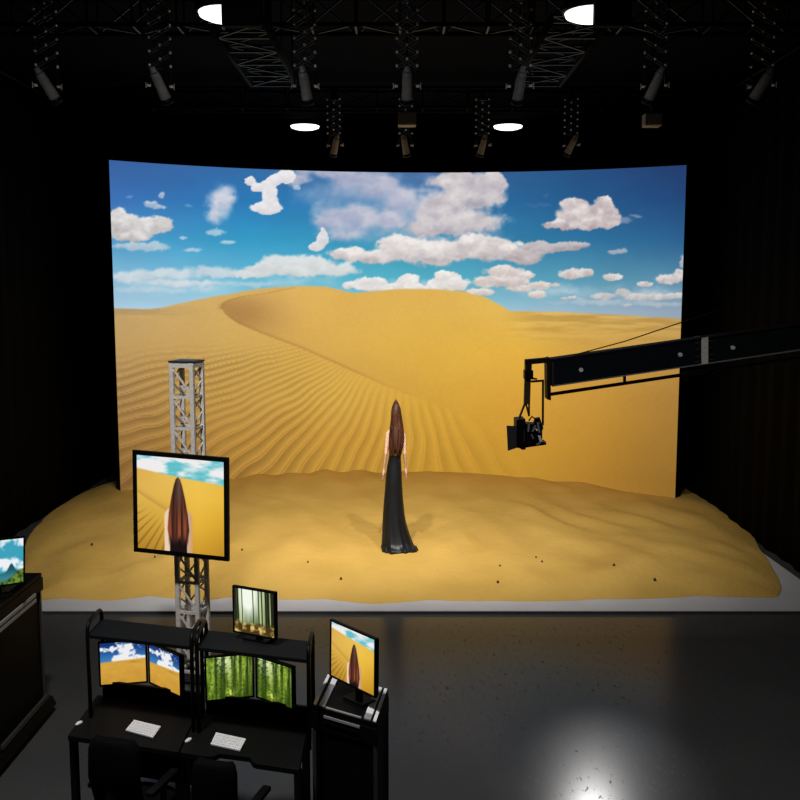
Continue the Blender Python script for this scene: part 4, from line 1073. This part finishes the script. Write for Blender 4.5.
# gown: bodice, skirt with vertical folds and train swept to the right
mb = MB(); rings = []
GP = [(445,389.2,401.4,.094,0),(449,389.2,401.1,.092,0),(455,389.0,400.9,.080,0),(459,388.4,400.9,.076,0),(466,387.0,401.4,.092,0),(474,386.0,401.7,.108,0),(486,385.1,402.2,.115,0),(500,383.9,403.2,.125,0),(512,383.0,404.3,.14,-.01),(522,382.5,406.0,.15,-.02),(531,382.1,408.6,.165,-.03),(539,381.8,411.6,.18,-.045),(545,381.5,414.4,.20,-.06),(548.5,381.3,417.0,.21,-.075),(550.3,381.3,418.4,.215,-.08)]
NG = 96
for i, (y, xl, xr, ry, dy) in enumerate(GP):
    c_ = Wp((xl + xr) / 2, y, 0); c_.y += dy; rx = (xr - xl) / 2 * wk; f_ = max(0, (i - 4) / 10)
    ring = []
    for k in range(NG):
        t_ = 2 * PI * k / NG; fold = 1 + f_ * (.05 * math.sin(t_ * 9 + .5) + .035 * math.sin(t_ * 16 + 1.1 + .1 * i))
        x_ = c_.x + rx * (1 + (fold - 1) * .5) * math.cos(t_); y_ = c_.y + ry * fold * math.sin(t_)
        z_ = c_.z
        if i >= len(GP) - 2:
            z_ = float(sand_z(x_, y_)) + (.018 if i == len(GP) - 2 else .001) + (.012 * (1 + math.sin(t_ * 9)) if i == len(GP) - 2 else 0)
        ring.append(Vector((x_, y_, z_)))
    rings.append(ring)
mb.rings(rings); mb.build('dress', M_dress, person)

# ------------------------------------------------------------------ stage lights, desk lamp and added tower fill
def spot(name, loc, target, power, size, blend=.6, rad=.06, col=(1, .95, .88)):
    l = bpy.data.lights.new(name, 'SPOT'); l.energy = power; l.spot_size = math.radians(size); l.spot_blend = blend; l.shadow_soft_size = rad; l.color = col
    o_ = bpy.data.objects.new(name, l); C.objects.link(o_); o_.location = loc
    o_.rotation_euler = (Vector(target) - Vector(loc)).to_track_quat('-Z', 'Y').to_euler(); return o_
def head(key, back=.2):
    c_, d_ = FX[key]; return c_ + d_ * back
def overhead(x, y, power):
    l = bpy.data.lights.new('lamp_glow', 'AREA'); l.shape = 'DISK'; l.size = .5; l.energy = power; l.spread = math.radians(165); l.color = (1, .98, .96)
    o_ = bpy.data.objects.new('lamp_glow', l); C.objects.link(o_); o_.location = (x, y, RZ - .13)
lamp(-1.5, 3.6, 'round ceiling lamp above the control desks')
overhead(-1.5, 3.6, 165)
spot('hung_and_added_beam', (-1.5, 3.6, RZ - .14), (-1.72, 7.4, 2.0), 330, 26, .9, .1)  # added spot that brightens the truss tower, no fixture of its own
spot('hung_and_added_beam', head(('n', 160)), (-2.4, 11.4, .2), 430, 78, 1.0)
spot('hung_and_added_beam', head(('n', 305)), (-1.0, 11.8, .2), 460, 78, 1.0)
spot('hung_and_added_beam', head(('n', 407)), (0.1, 11.8, .2), 460, 78, 1.0)
spot('hung_and_added_beam', head(('n', 520)), (1.2, 11.8, .2), 400, 78, 1.0)
spot('hung_and_added_beam', head(('n', 655)), (2.2, 11.2, .2), 210, 78, 1.0)
hl = head(('f', 572)); hl.x += .60  # light source moved beside the far fixture, added there to place the floor streak
spot('hung_and_added_beam', hl, (1.35, 5.7, 0), 1150, 10, 1.0, .06, (1, .98, .96))
